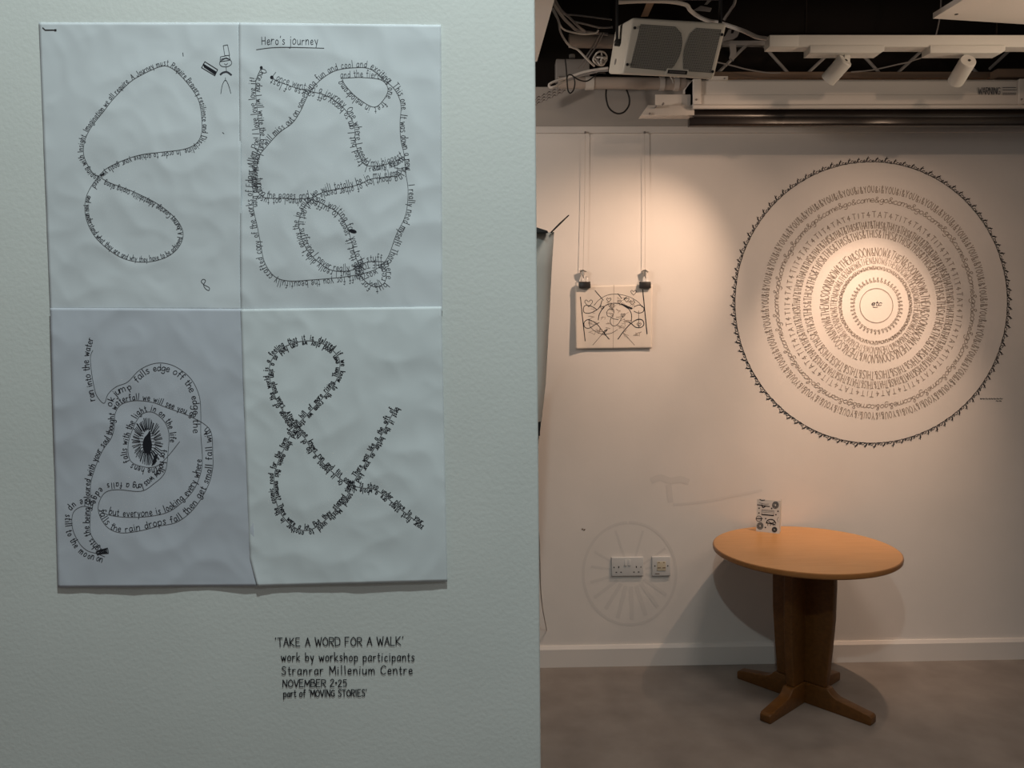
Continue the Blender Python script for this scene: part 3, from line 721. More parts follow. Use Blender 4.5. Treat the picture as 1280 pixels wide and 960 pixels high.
for gx in (-.0395, .0395):
    for dx, dz, w_, h_ in ((0, -.0015, .0042, .0085), (-.0105, -.0245, .0065, .004), (.0105, -.0245, .0065, .004)):
        build('pin_hole', MB().box(c.x+gx+dx-w_/2, c.x+gx+dx+w_/2, D-.0115, D-.0105, c.z+dz-h_/2, c.z+dz+h_/2), M_BLACKP, t)
for gx in (-.0605, .0605):
    build('screw_hole', MB().tube([(c.x+gx, D-.0117, c.z-.002), (c.x+gx, D-.0105, c.z-.002)], .003, 10), M_CABLED if gx > 0 else M_BLACKP, t)
t, c, hw, hh = socket_plate(814.4, 837.6, 694.8, 719.3, 'phone_socket', 'small square yellowed outlet plate right of the double socket', M_PLASTIC)
build('outlet_insert', MB().box(c.x-.020, c.x+.020, D-.013, D-.010, c.z-.020, c.z+.022), M_PLASTICY, t, bevel=.001)
for gx, gz, ww, hhh in ((-.011, .018, .006, .004), (.011, .018, .006, .004), (-.010, -.006, .014, .004), (.012, -.006, .014, .004)):
    build('port_slot', MB().box(c.x+gx-ww/2, c.x+gx+ww/2, D-.0135, D-.0125, c.z+gz-hhh/2, c.z+gz+hhh/2), M_BROWN, t)
for gx in (-.029, .029):
    build('screw_hole', MB().tube([(c.x+gx, D-.0117, c.z+.002), (c.x+gx, D-.0105, c.z+.002)], .003, 10), M_BLACKP, t)
build('label_strip', MB().box(c.x-.028, c.x-.008, D-.0118, D-.0108, c.z-.036, c.z-.031), M_CABLED, t)

# ================================================================== TABLE
TX, TYY, TR, TH = 1.24894, 3.14475, .35664, .629
tb = empty('pedestal_table', (TX, TYY, 0))
build('table_top', MB().lathe([(TR-.001, TH-.016), (TR-.001, TH-.0005), (TR-.002, TH)], TX, TYY, 128), M_TOP, tb, False)
eb_ = MB()
seg = 128; pr_ = [(TR-.0015, TH-.0002), (TR+.002, TH-.002), (TR+.0035, TH-.008), (TR+.002, TH-.018), (TR-.004, TH-.023), (TR-.02, TH-.024), (TR-.02, TH-.010)]
n = 0
for r, z in pr_:
    for k in range(seg):
        a = 2*math.pi*k/seg; eb_.v.append(Vector((TX+r*math.cos(a), TYY+r*math.sin(a), z)))
for i in range(len(pr_)):
    for k in range(seg):
        i2 = (i+1) % len(pr_)
        eb_.f.append((i*seg+k, i2*seg+k, i2*seg+(k+1) % seg, i*seg+(k+1) % seg))
build('edge_band', eb_, M_EDGE, tb, True)
build('under_plate', MB().lathe([(.16, TH-.030), (.16, TH-.016)], TX, TYY, 40), M_LEG, tb)
AN = .714
for k in range(4):
    a = AN+k*math.pi/2; dr = Vector((math.cos(a), math.sin(a), 0)); sd = Vector((-dr.y, dr.x, 0))
    C0 = Vector((TX, TYY, 0))
    th = .017
    # tapered board of the column
    prof = [(.004, TH-.025), (.128, TH-.025), (.131, .50), (.128, .36), (.118, .23), (.104, .088), (.004, .088)]
    mb = MB().prism([C0+dr*r+Vector((0, 0, z))-sd*th for r, z in prof], sd*2*th)
    build('column_board', mb, M_LEG, tb, bevel=.003)
    tf = .022
    prof = [(.002, 0), (.285, 0), (.289, .006), (.289, .030), (.282, .037)]
    prof += [(.282-.13*u, .037+.020*u) for u in (.25, .5, .75, 1)]
    prof += [(.138, .064), (.128, .072), (.119, .082), (.112, .086), (.002, .086)]
    mb = MB().prism([C0+dr*r+Vector((0, 0, z))-sd*tf for r, z in prof], sd*2*tf)
    build('foot', mb, M_LEG, tb, bevel=.003)
tag(tb, 'round beech table on a four-board pedestal with splayed feet', 'table')

# --- folded card standing on the table
z0 = TH+.0006
a = PZ(945, 664.0, z0); b = PZ(974.2, 667.2, z0)
Yc = a.y
dirx = (b-a); wdt = dirx.length; dirx.normalize(); nrm = Vector((dirx.y, -dirx.x, 0))
hgt = P(946, 624.2, a.y).z - z0
cd = MB()
lean = Vector((0, 0, hgt)) - nrm*.012
fl, fr_ = a.copy(), b.copy()
top_l, top_r = fl+lean, fr_+lean
th = .0006
def slab(mb, p, q, r, s_, nn):
    mb.hexa([p, q, r, s_, p-nn*th, q-nn*th, r-nn*th, s_-nn*th])
slab(cd, fl, fr_, top_r, top_l, nrm)
bl2, br2 = fl-nrm*.075+dirx*.012, fr_-nrm*.035+dirx*.028
# folded along the right-hand edge: the back leaf stands behind
slab(cd, fr_, fr_-nrm*.055-dirx*.004, fr_-nrm*.055-dirx*.004+lean, top_r, dirx)
cdo = build('folded_card', cd, node_mat('card_white', (.66, .65, .63), .6, 0, .2))
tag(cdo, 'small folded white card with black doodles standing on the table', 'card')
def ck(x, y):                             # card print coordinates from the 960-px close-up (left 240..735, top 150..830)
    u = (x-250)/(725-250); v = (800+ (u*45) - y)/640.0
    return fl+dirx*(wdt*u)+lean*v+nrm*.0006
def cs(mb, pts, wd, sm=True):
    pts = smooth_path(pts, 4) if sm else pts
    mb.ribbon(pts, wd, ck)
cp = MB()
cs(cp, [(262, 278), (330, 285), (420, 300), (510, 312)], 18); cs(cp, [(300, 235), (360, 255), (430, 265), (495, 262)], 8); cs(cp, [(350, 280), (380, 330), (420, 310)], 22)
cs(cp, [(310, 170), (350, 190), (410, 185)], 16)
for cx, cy, rx, ry in ((630, 285, 64, 66), (332, 695, 62, 68), (625, 765, 50, 50)):
    for f_ in (1, .78, .56, .34): cs(cp, [(cx+rx*f_*math.cos(t*.5236), cy+ry*f_*math.sin(t*.5236)) for t in range(13)], 9)
cs(cp, [(360, 375), (600, 395), (600, 480), (355, 465), (360, 375)], 7, False); cs(cp, [(355, 468), (600, 490)], 22, False); cs(cp, [(375, 400), (585, 415)], 5, False); cs(cp, [(375, 425), (585, 440)], 5, False)
cs(cp, [(300+58*math.cos(t*.5236), 550+52*math.sin(t*.5236)) for t in range(13)], 10); cs(cp, [(245, 548), (375, 550)], 20, False); cs(cp, [(345, 555), (360, 600)], 10, False)
cs(cp, [(455, 640), (480, 585), (540, 565), (610, 585), (645, 640)], 20); cs(cp, [(460, 630), (520, 645), (590, 655), (635, 670)], 20); cs(cp, [(500, 600), (560, 640), (620, 610)], 14)
for x in (490, 545, 600): cs(cp, [(x, 640), (x-5, 690)], 10, False)
cs(cp, [(700, 520), (675, 560), (690, 610)], 6)
for x, y in ((300, 345), (555, 350), (685, 405), (300, 440), (645, 472), (440, 550), (440, 725)): cp.blob(x, y, 15, 15, ck)
build('printed_doodles', cp, M_INK, cdo)

# ================================================================== CEILING: TILES, SCREEN, TRACK, SPEAKER, SERVICES
TZ = 2.55
def tile(pts, thick, label):
    q = [PZ(x, y, TZ) for x, y in pts]
    return q
c0 = PZ(1166, 23.2, TZ); u1 = (PZ(1280, 30.4, TZ)-c0).normalized(); v1 = (PZ(1203.5, 0, TZ)-c0).normalized()
t = empty('ceiling_tile', c0)
mb = MB().hexa([c0, c0+u1*1.2, c0+u1*1.2+v1*.9, c0+v1*.9] + [p+Vector((0, 0, .018)) for p in (c0, c0+u1*1.2, c0+u1*1.2+v1*.9, c0+v1*.9)])
build('panel', mb, M_TILE, t)
cc = PZ(1195.5, 17.8, TZ)
build('screw_hole', MB().tube([cc+Vector((0, 0, -.001)), cc+Vector((0, 0, .004))], .006, 10), M_BLACKP, t)
tag(t, 'white ceiling tile with a screw hole above the spotlights', 'ceiling tile')
c0 = PZ(671.2, 77, TZ); v1 = (PZ(693, 0, TZ)-c0).normalized(); u1 = Vector((-1, .03, 0))
mb = MB().hexa([c0, c0+v1*1.1, c0+v1*1.1+u1*1.0, c0+u1*1.0] + [p+Vector((0, 0, .018)) for p in (c0, c0+v1*1.1, c0+v1*1.1+u1*1.0, c0+u1*1.0)])
tag(build('ceiling_tile', mb, M_TILE), 'white ceiling tile showing behind the top of the near wall', 'ceiling tile')

# --- projector screen case
SY = 3.20
def zs(y, Y=SY): return P(1075, y, Y).z
def xs(x, Y=SY, y=120): return P(x, y, Y).x
scn = empty('projector_screen', (xs(1075), SY+.08, zs(157)))
xl, xr = xs(866), xs(1700)
ztop, zseam, zlip0, zlip1 = zs(98.6), zs(118.5), zs(131), zs(136.6)
build('case', MB().prism([(xl, SY, zlip0), (xl, SY, zseam), (xl, SY+.003, zseam+.0005), (xl, SY+.003, zs(101.5)), (xl, SY+.010, ztop), (xl, SY+.13, ztop), (xl, SY+.13, zlip0)], (xr-xl, 0, 0)), M_WHITEM, scn, bevel=.002)
lp = MB().tube([(xl, SY-.004, (zlip0+zlip1)/2), (xr, SY-.004, (zlip0+zlip1)/2)], (zlip0-zlip1)/2*1.05, 14)
build('front_lip', lp, M_WHITEM, scn, True)
for x0, x1 in ((866, 876), (1272.5, 1281)):
    build('end_cap', MB().box(xs(x0), xs(x1), SY-.006, SY+.13, zlip0+.001, zs(98.9)), M_WHITEM, scn, bevel=.002)
    xm = xs((x0+x1)/2-1)
    build('screw', MB().tube([(xm, SY-.009, zs(125)), (xm, SY-.005, zs(125))], .004, 10), M_CABLED, scn)
build('top_bracket', MB().box(xs(886), xs(909.5), SY-.004, SY+.05, zs(100), zs(95.5)), M_WHITEM, scn, bevel=.001)
build('screw', MB().tube([(xs(905), SY-.007, zs(98.6)), (xs(905), SY-.003, zs(98.6))], .003, 8), M_CABLED, scn)
# mounting plate to the left of the case
build('side_plate', MB().box(xs(821), xs(865.6), SY+.03, SY+.034, zs(132, SY+.03), zs(118, SY+.03)), M_WHITEM, scn)
a, b, c, d = P(801.2, 143.8, SY), P(868, 143.8, SY), P(868, 131.4, SY+.02), P(810, 131.4, SY+.02)
build('side_plate', MB().hexa([a, b, c, d]+[p+Vector((0, .06, 0)) for p in (a, b, c, d)]), M_WHITEM, scn, bevel=.001)
for x, y in ((812, 142.2), (820, 133.2), (829, 129.6)):
    q = P(x, y, SY-.001); build('screw', MB().tube([q-Vector((0, .004, 0)), q+Vector((0, .012, 0))], .004, 8), M_CABLED, scn)
# black rolled screen and its weighted bottom bar
zc = (zs(137)+zs(149))/2
rl = MB().tube([(xs(868), SY+.035, zc), (xr, SY+.035, zc)], .03, 24); build('screen_roll', rl, M_SCREEN, scn, True)
zb0, zb1 = zs(157), zs(147)
build('bottom_bar', MB().prism([(xs(861.8), SY+y, z) for y, z in ((-.004, zb0+.006), (.004, zb0), (.026, zb0), (.03, zb0+.006), (.03, zb1), (-.004, zb1))], (xr-xs(861.8), 0, 0)), M_SCREEN, scn, bevel=.002)
wf = lambda px, py: P(px, py, SY-.0012)
mb = text_on(MB(), 'WARNING', [(1223, 118), (1236, 118), (1251, 118)], 8.6, .8, wf, 0, gap=1.0, jit=.05)
for y, x1 in ((109.4, 1270), (112.4, 1270.5), (116.4, 1270), (118.2, 1270)):
    x = 1253.5
    while x < x1: wd = random.uniform(1.5, 4); mb.ribbon([(x, y), (min(x+wd, x1), y)], .8, wf); x += wd+.6
build('warning_print', mb, M_BIRO, scn)
tag(scn, 'long white projector screen case with rolled black screen above the wall', 'projector screen')

# --- track and spotlights
KY = 2.78
def zk(y, Y=KY): return P(1100, y, Y).z
def xk(x, Y=KY, y=60): return P(x, y, Y).x
trk = empty('lighting_track', (xk(1100), KY, zk(44)))
build('rail', MB().box(xk(996), xk(1600), KY, KY+.05, zk(58.6), zk(43.5)), M_LAMPW, trk, bevel=.002)
build('end_feed', MB().box(xk(961.5), xk(998), KY-.002, KY+.052, zk(58.5), zk(44)), M_LAMPW, trk, bevel=.002)
# suspension rods up to the black soffit
for x in (1010, 1250): build('suspension_rod', MB().tube([(xk(x), KY+.025, zk(44)), (xk(x), KY+.025, 3.3)], .004, 8), M_VOID, trk, True)
tag(trk, 'pale lighting track running across above the projector screen', 'lighting track')
def spotlight(ax0, ax1, ay0, ay1, stem_px, top_px, bot_px, dback, dfront, label, aim, energy, cone):
    zA0, zA1 = zk(ay1), zk(ay0)
    hd0 = P(top_px[0], top_px[1], KY+dback); hd1 = P(bot_px[0], bot_px[1], KY+dfront)
    t = empty('spotlight', (xk(stem_px), KY+.025, zA0))
    x0, x1 = xk(ax0), xk(ax1)
    build('adapter', MB().prism([(x0, KY-.004, zA0), (x1-.012, KY-.004, zA0), (x1, KY-.004, zA0+.008), (x1, KY-.004, zA1), (x0, KY-.004, zA1)], (0, .056, 0)), M_LAMPW, t, bevel=.0015)
    dr = (hd1-hd0).normalized()
    sx = xk(stem_px)
    st = MB().box(sx-.010, sx+.010, KY+.015, KY+.035, hd0.z-.004, zA0+.002); build('stem', st, M_LAMPW, t, bevel=.002)
    build('swivel', MB().tube([Vector((sx, KY+.025, hd0.z+.002)), hd0+dr*.012], .008, 10), M_LAMPW, t, True)
    R = .0275
    hd = MB().tube([hd0, hd0+dr*.003, hd0+dr*.006, hd1-dr*.001, hd1], [R*.90, R*.97, R, R, R*.97], 32); build('lamp_head', hd, M_LAMPW, t, True)
    build('cable_grommet', MB().tube([hd0-dr*.0015+Vector((.003, 0, 0)), hd0+dr*.002+Vector((.003, 0, 0))], .005, 10), M_BLACKP, t)
    em = node_mat('lamp_lens', (1, .8, .6), .3); bs = em.node_tree.nodes['Principled BSDF']
    bs.inputs['Emission Color'].default_value = (1, .75, .5, 1); bs.inputs['Emission Strength'].default_value = 4
    build('lens', MB().tube([hd1+dr*.0002, hd1+dr*.0012], R*.8, 24), em, t)
    tag(t, label, 'spotlight', 'track spotlights')
    ls = hd1+dr*.012
    lamp('spotlight_beam', 'SPOT', ls, aim, energy, WARM, .018, cone, 1.0)
    lamp('spotlight_spill', 'SPOT', ls, aim, energy*.12, WARM, .018, 120, 1.0)
spotlight(1012, 1105, 57, 66.5, 1062, (1057, 75.0), (1034.5, 100.5), .005, .06, 'left white cylinder spotlight on the track, tilted sideways', P(705, 440, D), 54.0, 72)
spotlight(1162, 1256, 57, 66.5, 1211.5, (1210.5, 75.5), (1194.5, 102.0), -.012, .075, 'right white cylinder spotlight on the track, back end facing out', P(1062, 505, D), 82.0, 61)

# --- loudspeaker
LY = 2.66
FL, FR2 = P(777.3, 92.2, LY), P(889.6, 99.2, LY)
rx = (FR2-FL); Wd = rx.length; rx.normalize()
tilt = .34
bk = Vector((-.03, math.cos(tilt), math.sin(tilt))); bk = (bk-rx*bk.dot(rx)).normalized()
up = rx.cross(bk)
if up.z < 0: up = -up
# height so the top edge meets the photographed edge
Ht = 0.0
for it in range(200):
    q = FL+up*Ht; v = q-CAM
    py = 480+F*v.dot(DWN)/v.dot(FWD)
    if py <= 21.5: break
    Ht += .001
Dp = .19
def S(u, v, d): return FL+rx*u+up*v+bk*d
spk = empty('loudspeaker', S(Wd/2, Ht, Dp/2))
ins = .012
top_s = .010                              # the cabinet narrows toward the back
def SB(px, py):                           # where a viewing ray meets the cabinet's rear plane
    v = ray(px, py); n = bk; return CAM + v*((S(0, 0, Dp)-CAM).dot(n)/v.dot(n))
BB = [SB(759.6, 92.4), SB(881, 97.6), SB(888, 33), SB(769.5, 33)]
pts = [S(0, 0, 0), S(Wd+.006, 0, 0), S(Wd+.024, Ht, 0), S(.014, Ht, 0), *BB]
build('cabinet', MB().hexa(pts), M_SPK, spk, bevel=.010)
def FS(a, b, d=-.0015):                   # front face coordinates 0..1
    l = S(0, 0, 0)*(1-b)+S(.014, Ht, 0)*b; r = S(Wd+.006, 0, 0)*(1-b)+S(Wd+.024, Ht, 0)*b
    return l*(1-a)+r*a+bk*d
def gpoly(pts, name, mat, uvs=True):
    mb = MB(); mb.v = [FS(a, b) for a, b in pts] + [FS(a, b, .002) for a, b in pts]; k = len(pts)
    mb.f = [tuple(range(k))[::-1]] + [(i, (i+1) % k, k+(i+1) % k, k+i) for i in range(k)]
    mb.uv = [(a, b) for a, b in pts]*2
    return build(name, mb, mat, spk)
lft = [(.075, .12), (.50, .095)] + [(.485+.10*math.sin((t+1)*math.pi/10), .10+.78*t/8) for t in range(1, 8)] + [(.47, .885), (.10, .89)]
gpoly(lft, 'grille', M_GRILLE)
rgt = [(.955, .115), (.955, .885), (.69, .89)] + [(.675-.062*math.sin((t+1)*math.pi/10), .885-.76*t/8) for t in range(1, 8)] + [(.655, .12)]
gpoly(rgt[::-1] if False else rgt, 'grille', M_GRILLE)
bd = MB(); q = [FS(.46, .035, -.003), FS(.72, .035, -.003), FS(.705, .150, -.003), FS(.475, .150, -.003)]
bd.hexa(q+[p+bk*.004 for p in q]); build('badge_frame', bd, M_SPK, spk, bevel=.001)
bd = MB(); q = [FS(.485, .058, -.0055), FS(.697, .058, -.0055), FS(.695, .124, -.0055), FS(.487, .124, -.0055)]
bd.hexa(q+[p+bk*.002 for p in q]); bg = build('badge', bd, M_BLACKP, spk)
mb = MB(); 
for k in range(12): 
    a0 = .505+k*.0145; mb.quad(FS(a0, .078, -.0062), FS(a0+.008, .078, -.0062), FS(a0+.008, .104, -.0062), FS(a0, .104, -.0062))
build('badge_print', mb, M_CABLED, bg)
for a, b in ((.048, .82), (.040, .17), (.972, .80), (.968, .14)):
    q = FS(a, b); build('grille_screw', MB().tube([q-bk*.003, q+bk*.002], .0045, 12), M_BLACKP, spk)
# hole and pivot knob on the left side
def SS(d, b): return (S(0, 0, 0)*(1-b)+S(.014, Ht, 0)*b)*(1-d)+(BB[0]*(1-b)+BB[3]*b)*d
sn = (SS(1, .5)-SS(0, .5)).cross(SS(.5, 1)-SS(.5, 0)).normalized()
if sn.x > 0: sn = -sn
q = SS(.58, .24); build('side_port', MB().tube([q+sn*.001, q-sn*.004], .010, 16), M_GREYP, spk)
q = SS(.50, .60); kb = build('pivot_knob', MB().tube([q+sn*.016, q-sn*.004], .012, 14), M_BLACKP, spk, True)
build('pivot_bolt', MB().tube([q+sn*.019, q+sn*.0155], .005, 8), M_CLIPM, kb)
# black U-bracket
ba, bb_ = q+sn*.010, S(Wd+.02, Ht*.6, Dp*.5)+rx*.012
tz = ba.z+.145
br = MB()
hx = bk*.014
br.obox((ba+Vector((ba.x*0, 0, tz-ba.z))*.5), Vector((.003, 0, 0)), Vector((0, .013, 0)), Vector((0, 0, (tz-ba.z)/2+.008)))
br.obox(((bb_.x)+.003, bb_.y, (bb_.z+tz)/2), Vector((.003, 0, 0)), Vector((0, .013, 0)), Vector((0, 0, (tz-bb_.z)/2+.008)))
br.obox(((ba.x+bb_.x)/2, (ba.y+bb_.y)/2, tz), Vector(((bb_.x-ba.x)/2+.003, (bb_.y-ba.y)/2, 0)), Vector((0, .013, 0)), Vector((0, 0, .004)))
build('bracket', br, M_BLACKP, spk, bevel=.001)
build('bracket_stem', MB().tube([((ba.x+bb_.x)/2, (ba.y+bb_.y)/2, tz), ((ba.x+bb_.x)/2, (ba.y+bb_.y)/2, 3.3)], .012, 12), M_BLACKP, spk, True)
tag(spk, 'white loudspeaker with perforated grille hung tilted from a black bracket', 'loudspeaker')
tw = MB().tube([P(838, 96, LY+.03), P(840.5, 100, LY+.0), P(841.5, 104, LY-.01)], .0018, 6)
tag(build('cable_tie', tw, M_CABLEW, smooth=True), 'cut end of a white cable tie below the loudspeaker', 'cable tie')

# --- joist lattice above the screen case
JY = 3.36
js = empty('lattice_joist', P(1100, 94, JY))
build('top_chord', MB().box(xs(886, JY), xs(1620, JY), JY-.012, JY+.012, P(1100, 58, JY).z, P(1100, 52, JY).z), M_GREYP, js, bevel=.002)
build('bottom_chord', MB().box(xs(890, JY), xs(1620, JY), JY-.02, JY+.02, P(1100, 99, JY).z, P(1100, 91.5, JY).z), M_BROWN, js, bevel=.002)
dg = [((895.5, 93), (933.5, 56)), ((953.5, 56), (986.5, 93)), ((1008, 93), (1037, 66)), ((1077, 67), (1100, 92)), ((1122, 91), (1157, 59)), ((1237, 86), (1264, 61)), ((1190, 60), (1222, 92)), ((1290, 60), (1320, 92)), ((1340, 92), (1372, 60))]
for p0, p1 in dg:
    build('diagonal_bar', MB().tube([P(*p0, JY), P(*p1, JY)], .0065, 8), M_GREYP, js, True)
tag(js, 'grey steel lattice joist with zigzag bars above the projector screen', 'joist')
for k, (x0, x1, y0, y1) in enumerate(((1243, 1280, 88.5, 97), (1157, 1174, 91, 98), (914, 924, 62, 84))):
    pass
tag(build('timber_block', MB().box(xs(1242, 3.3), xs(1330, 3.3), 3.28, 3.33, P(1260, 98.6, 3.3).z, P(1260, 87.5, 3.3).z), M_BROWN, bevel=.003), 'brown timber block resting behind the right end of the screen case', 'timber')
tag(build('hanger_strap', MB().prism([P(912.5, 55, 3.3), P(920, 55, 3.3), P(920.5, 66, 3.3), P(917, 76, 3.3), P(912, 72, 3.3), P(913.5, 66, 3.3)], (0, .01, 0)), M_GREYP), 'grey strap hanging beside the right edge of the loudspeaker', 'strap')
tag(build('fixing_bracket', MB().prism([P(896, 46.5, 3.335), P(906.5, 45.5, 3.335), P(911, 36.8, 3.335), P(914.5, 36.2, 3.335), P(913.5, 42, 3.335), P(917, 41.5, 3.335), P(919.5, 36, 3.335), P(926.5, 35.5, 3.335), P(922, 45.5, 3.335), P(917.5, 48.5, 3.335), P(904, 51.5, 3.335), P(903.5, 56, 3.335), P(896, 57, 3.335)], (0, .013, 0)), M_GREYP), 'notched grey bracket just right of the loudspeaker', 'bracket')

# --- pipes, boxes and cables
def path3(pts, n=6): return [Vector(p) for p in smooth_path([tuple(p) for p in pts], n)]
PY = 3.38
pp = empty('conduit_pipe', P(780, 104, PY))
build('pipe', MB().tube([P(698, 103.2, PY), P(780, 104.0, PY), P(856, 105.2, PY)], .0245, 18), M_PIPE, pp, True)
for x0, x1, yy in ((731.5, 742, 104), (824, 830, 104.6), (842, 848, 105)):
    build('pipe_clip', MB().tube([P(x0, yy, PY), P(x1, yy, PY)], .0275, 18), M_CABLEW, pp, True)
build('pipe_elbow', MB().tube([P(853, 105, PY), P(859, 105.4, PY), P(860, 112, PY), P(860, 118, PY)], .021, 14), M_CABLEW, pp, True)
tag(pp, 'horizontal brown conduit pipe with white clips under the loudspeaker', 'pipe')
dp = empty('duct_pipe', P(743, 51, 3.30))
build('pipe', MB().tube([P(711, 51, 3.30), P(775, 52, 3.30)], .027, 16), M_PIPE, dp, True)
q = P(765, 51.8, 3.30); build('hanger', MB().box(q.x-.008, q.x+.008, 3.297, 3.303, q.z, 3.3), M_VOID, dp)
tag(dp, 'thick dusky pipe running behind the left side of the loudspeaker', 'pipe')
jb = empty('junction_box', P(716, 85, 3.44))
build('box', MB().box(P(695.2, 85, 3.40).x, P(737, 85, 3.40).x, 3.40, 3.47, P(716, 98, 3.40).z, P(716, 73.5, 3.40).z), M_GREYP, jb, bevel=.003)
build('knockout', MB().tube([P(715, 68.5, 3.42), P(715, 72.5, 3.42)], .013, 10), M_GREYP, jb, True)
tag(jb, 'grey metal junction box under the dangling cables', 'junction box')
def cable(pts, r, mat, label, cat='cable', g='cables under the ceiling'):
    q = path3([P(x, y, Y) for x, y, Y in pts], 7)
    return tag(build('cable', MB().tube(q, r, 8), mat, smooth=True), label, cat, g)
cable([(688, -6, 3.0), (694, 8, 3.05), (704, 22, 3.1), (714, 32, 3.15), (722, 38, 3.2), (740, 41, 3.25), (760, 43, 3.25)], .006, M_CABLED, 'thickest grey cable sagging in from the left toward the loudspeaker')
cable([(692, -4, 2.9), (701, 12, 2.94), (713, 23, 2.98), (724, 34, 3.02), (731, 39, 3.08)], .0045, M_CABLED, 'grey cable lying just above the thickest sagging cable')
cable([(691, 10, 3.0), (697, 22, 3.02), (701, 33, 3.05), (707, 38, 3.08), (718, 41, 3.1), (728, 42.5, 3.12), (737, 42.3, 3.15), (745, 41, 3.16), (748, 37.5, 3.16)], .0035, M_CABLEW, 'white cable curving to an upturned end beside the pipe')
cable([(690, 11, 2.98), (698, 26, 3.0), (700, 38, 3.02), (706, 50, 3.05), (713, 58, 3.08), (722, 62, 3.1), (731, 71, 3.12), (738, 78, 3.14), (743, 82.5, 3.16)], .004, M_CABLEW, 'long white cable dropping down in front of the duct pipe')
cable([(703, 18, 3.15), (720, 19, 3.18), (745, 22, 3.2), (765, 24.5, 3.2)], .0035, M_CABLED, 'straight grey cable running to the top of the bracket')
cable([(718, 27, 3.18), (735, 31, 3.2), (750, 34.5, 3.22), (766, 34, 3.22)], .004, M_CABLED, 'grey cable running below the straight one to the bracket')
cable([(751, 41, 3.2), (741, 58, 3.2), (732, 72, 3.2), (722, 86, 3.2)], .003, M_CABLED, 'left of two slanting grey cords crossing the junction box')
cable([(754.5, 41, 3.2), (745, 58, 3.2), (736, 72, 3.2), (728, 85, 3.2)], .003, M_CABLED, 'right of two slanting grey cords crossing the junction box')
cable([(760, 85, 3.1), (745, 87, 3.12), (730, 90, 3.14), (712, 96, 3.16), (698, 100, 3.16), (687, 105, 3.16), (688, 109, 3.16), (694, 108, 3.16), (706, 101, 3.18)], .0048, M_CABLEW, 'pale cable loop curving below the junction box')
cable([(760, 88, 3.08), (748, 89.5, 3.1), (736, 92, 3.12), (722, 96, 3.13), (708, 101, 3.14)], .0042, M_CABLED, 'grey cable lying along the pale cable loop')
cable([(706.5, 74, 3.06), (708, 88, 3.06), (709, 104, 3.06), (710, 113, 3.06), (713, 116.5, 3.06), (717, 112, 3.06), (718.5, 103, 3.06), (716, 95, 3.06), (711, 93.5, 3.06), (708.5, 98, 3.06)], .0026, M_CABLEB, 'thin black cable hanging in a small loop below the junction box')
cable([(716, 95, 3.06), (724, 100, 3.06), (733, 101.5, 3.06), (741, 97, 3.06), (748, 91, 3.08), (757, 91.5, 3.1)], .0026, M_CABLEB, 'thin black cable sagging right of the small black loop')
cable([(758, 110, 3.40), (757.5, 120, 3.39), (759.5, 131, 3.39), (764, 138, 3.39), (772, 142, 3.39), (780, 140, 3.39), (786, 132, 3.39), (786.5, 122, 3.39), (783, 112, 3.40)], .0036, M_CABLEB, 'black cable loop hanging from the conduit pipe onto the wall')
for k, (y0, lab) in enumerate(((0, 'upper of the twisted cords slanting to the near wall edge'), (4.5, 'middle of the twisted cords slanting to the near wall edge'), (9, 'lowest of the twisted cords slanting to the near wall edge'))):
    pts = []
    for i in range(26):
        x = 668+i*1.55; y = 124+y0*.8-(i*.72)+math.sin(i*1.5)*1.1
        pts.append((x, y, 3.42+math.cos(i*1.5)*.004))
    cable(pts, .0022, M_CABLED, lab)
random.seed(11)
hk = MB()
pts = []
for i in range(60):
    a = i*.55; pts.append(P(750+9*math.cos(a)*(.6+.4*math.sin(i*.37)), 73.5+9.5*math.sin(a)*(.6+.4*math.cos(i*.29)), 3.2+.02*math.sin(i*.9)))
hk.tube(path3(pts, 3), .0036, 6)
tag(build('cable_coil', hk, M_CABLEW, smooth=True), 'tangled bundle of white cable tucked left of the loudspeaker', 'cable')
cable([(770, 3, 2.95), (800, 1.5, 2.95), (835, 2, 2.96), (857, 6, 2.97), (863, 13, 2.98), (872, 20, 3.0), (885, 26, 3.0), (897, 28, 3.0), (912, 32.5, 2.95), (930, 39, 2.9), (945, 46, 2.86), (956, 48, 2.82), (960, 48.8, 2.81)], .0075, M_CABLEW, 'thick white cable snaking over the loudspeaker to the lighting track')
cable([(893, 77, 3.28), (915, 82, 3.28), (935, 87, 3.28), (960, 91, 3.28), (975, 91, 3.28)], .003, M_CABLED, 'thin grey cable dropping right from behind the loudspeaker')
cable([(1064, 90, 3.31), (1090, 87.5, 3.31), (1120, 81, 3.31), (1140, 76, 3.31), (1162, 64, 3.31), (1175, 20, 3.31), (1176, -30, 3.31)], .003, M_CABLED, 'thin grey cable rising behind the left spotlight toward the track')
cable([(926, -150, 3.1), (923, -40, 3.1), (919, 0, 3.1), (914, 11, 3.12), (908, 20, 3.14), (905, 25, 3.15)], .006, M_CABLED, 'short grey cable hanging above the right corner of the loudspeaker')
tag(build('timber_batten', MB().hexa([P(801, 21, 3.05), P(810, 20.5, 3.05), P(818, 3, 3.0), P(808, 4, 3.0), P(801, 21, 3.08), P(810, 20.5, 3.08), P(818, 3, 3.03), P(808, 4, 3.03)]), M_BROWN), 'short brown batten slanting above the loudspeaker', 'timber')
tag(build('cable_tray', MB().hexa([P(866, 13, 3.1), P(876, 7, 3.1), P(890, 10, 3.1), P(888, 15, 3.1), P(866, 13, 3.14), P(876, 7, 3.14), P(890, 10, 3.14), P(888, 15, 3.14)]), M_GREYP, bevel=.002), 'bent grey offcut lying above the loudspeaker', 'offcut')
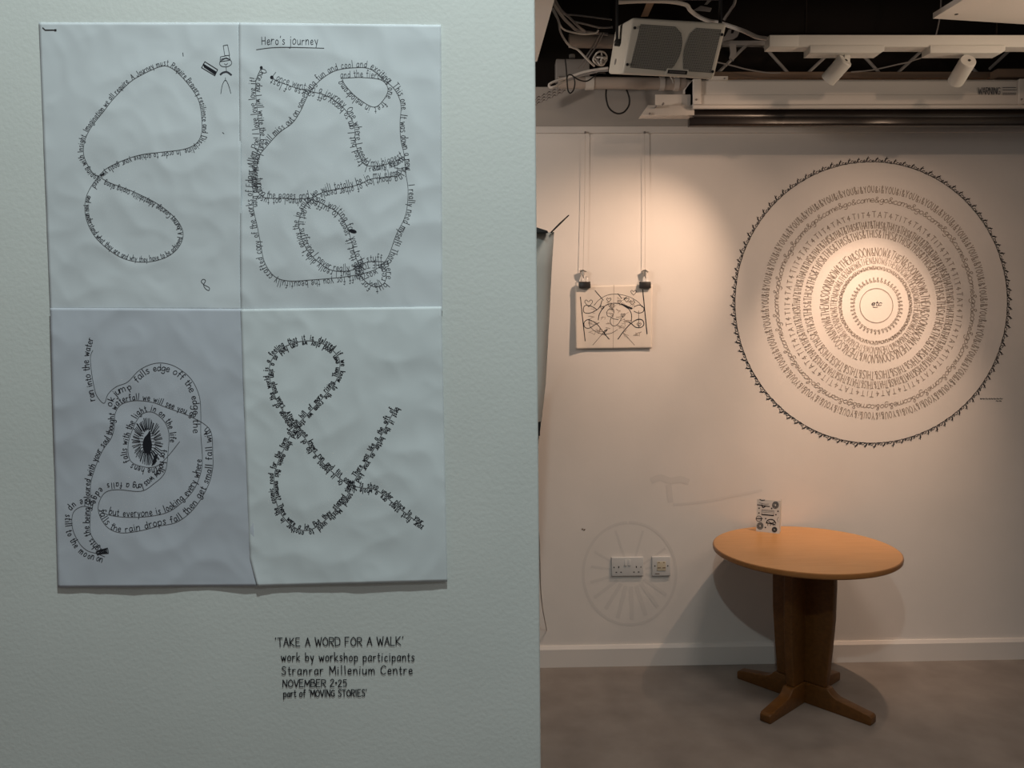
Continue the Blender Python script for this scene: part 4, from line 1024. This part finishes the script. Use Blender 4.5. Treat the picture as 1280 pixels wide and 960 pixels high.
tag(build('roof_strut', MB().hexa([P(880, 6, 3.15), P(884, 6, 3.15), P(894, -4, 3.15), P(888, -4, 3.15), P(880, 6, 3.18), P(884, 6, 3.18), P(894, -4, 3.18), P(888, -4, 3.18)]), M_GREYP), 'grey strut at the top edge above the loudspeaker', 'strut')

# ================================================================== FLIP CHART BEHIND THE PARTITION
FY = 2.25
fc = empty('flip_chart', (P(660, 400, FY).x, FY+.1, 0))
# curling pad: right edge leans in toward the floor
mb = MB(); rows = [(290, 691.6), (335, 688.6), (400, 685.5), (480, 681), (529, 675.4), (560, 671)]
for y, xr_ in rows:
    for k in range(9):
        u = k/8; x = 600+(xr_-600)*u
        yy = FY+.06*max(0, (u-.72)/.28)**2
        mb.v.append(P(x, y+ (3.4*(1-u) if y == 290 else 0)+ (0 if y != 290 else 0), yy))
for j in range(len(rows)-1):
    for k in range(8):
        a = j*9+k; mb.f.append((a, a+1, a+10, a+9))
o = build('paper_pad', mb, node_mat('pad_paper', (.56, .56, .52), .8, 0, .1), fc, True)
md = o.modifiers.new('thickness', 'SOLIDIFY'); md.thickness = .003
bar = MB().hexa([P(640, 279, FY-.02), P(680, 285.2, FY-.02), P(686, 290.5, FY-.02), P(684, 292, FY-.02)] + [P(640, 279, FY+.02), P(680, 285.2, FY+.02), P(686, 290.5, FY+.02), P(684, 292, FY+.02)])
bar = MB().hexa([P(640, 292, FY-.02), P(685.2, 291.4, FY-.02), P(684.5, 288.5, FY-.02), P(640, 274, FY-.02)] + [P(640, 292, FY+.02), P(685.2, 291.4, FY+.02), P(684.5, 288.5, FY+.02), P(640, 274, FY+.02)])
build('clamp_bar', bar, M_CLIPB, fc, bevel=.001)
build('stay_rod', MB().tube([P(688.8, 290.6, FY+.03), P(700, 279.5, FY+.06), P(710.8, 269.2, FY+.09)], [.0022, .0026, .0018], 8), M_CLIPB, fc, True)
for x_, y_ in ((600, -.02), (655, .02)):
    q = P(x_, 500, FY+.05)
    build('easel_leg', MB().tube([Vector((q.x, FY+.05, 1.78)), Vector((q.x-.03, FY+.05+y_*6, 0.008))], .011, 10), M_CLIPB, fc, True)
build('pad_corner', MB().hexa([P(672, 528, FY+.01), P(676, 526.5, FY+.01), P(674.8, 545, FY+.01), P(672, 545, FY+.01)]+[P(672, 528, FY+.02), P(676, 526.5, FY+.02), P(674.8, 545, FY+.02), P(672, 545, FY+.02)]), M_CLIPB, fc)
tag(fc, 'grey flip chart pad with a black clamp and stick peeking past the near wall', 'flip chart')
cable([(655, 556, FY+.02), (664, 590, 2.4), (670, 635, 2.65), (674.0, 676, 2.9), (674.8, 700, 2.95), (675.8, 735, 3.1), (678.5, 762, 3.3), (683.5, 788, D-.003)], .0022, M_CABLEW, 'thin pale cord trailing down beside the near wall edge', 'cable', None)
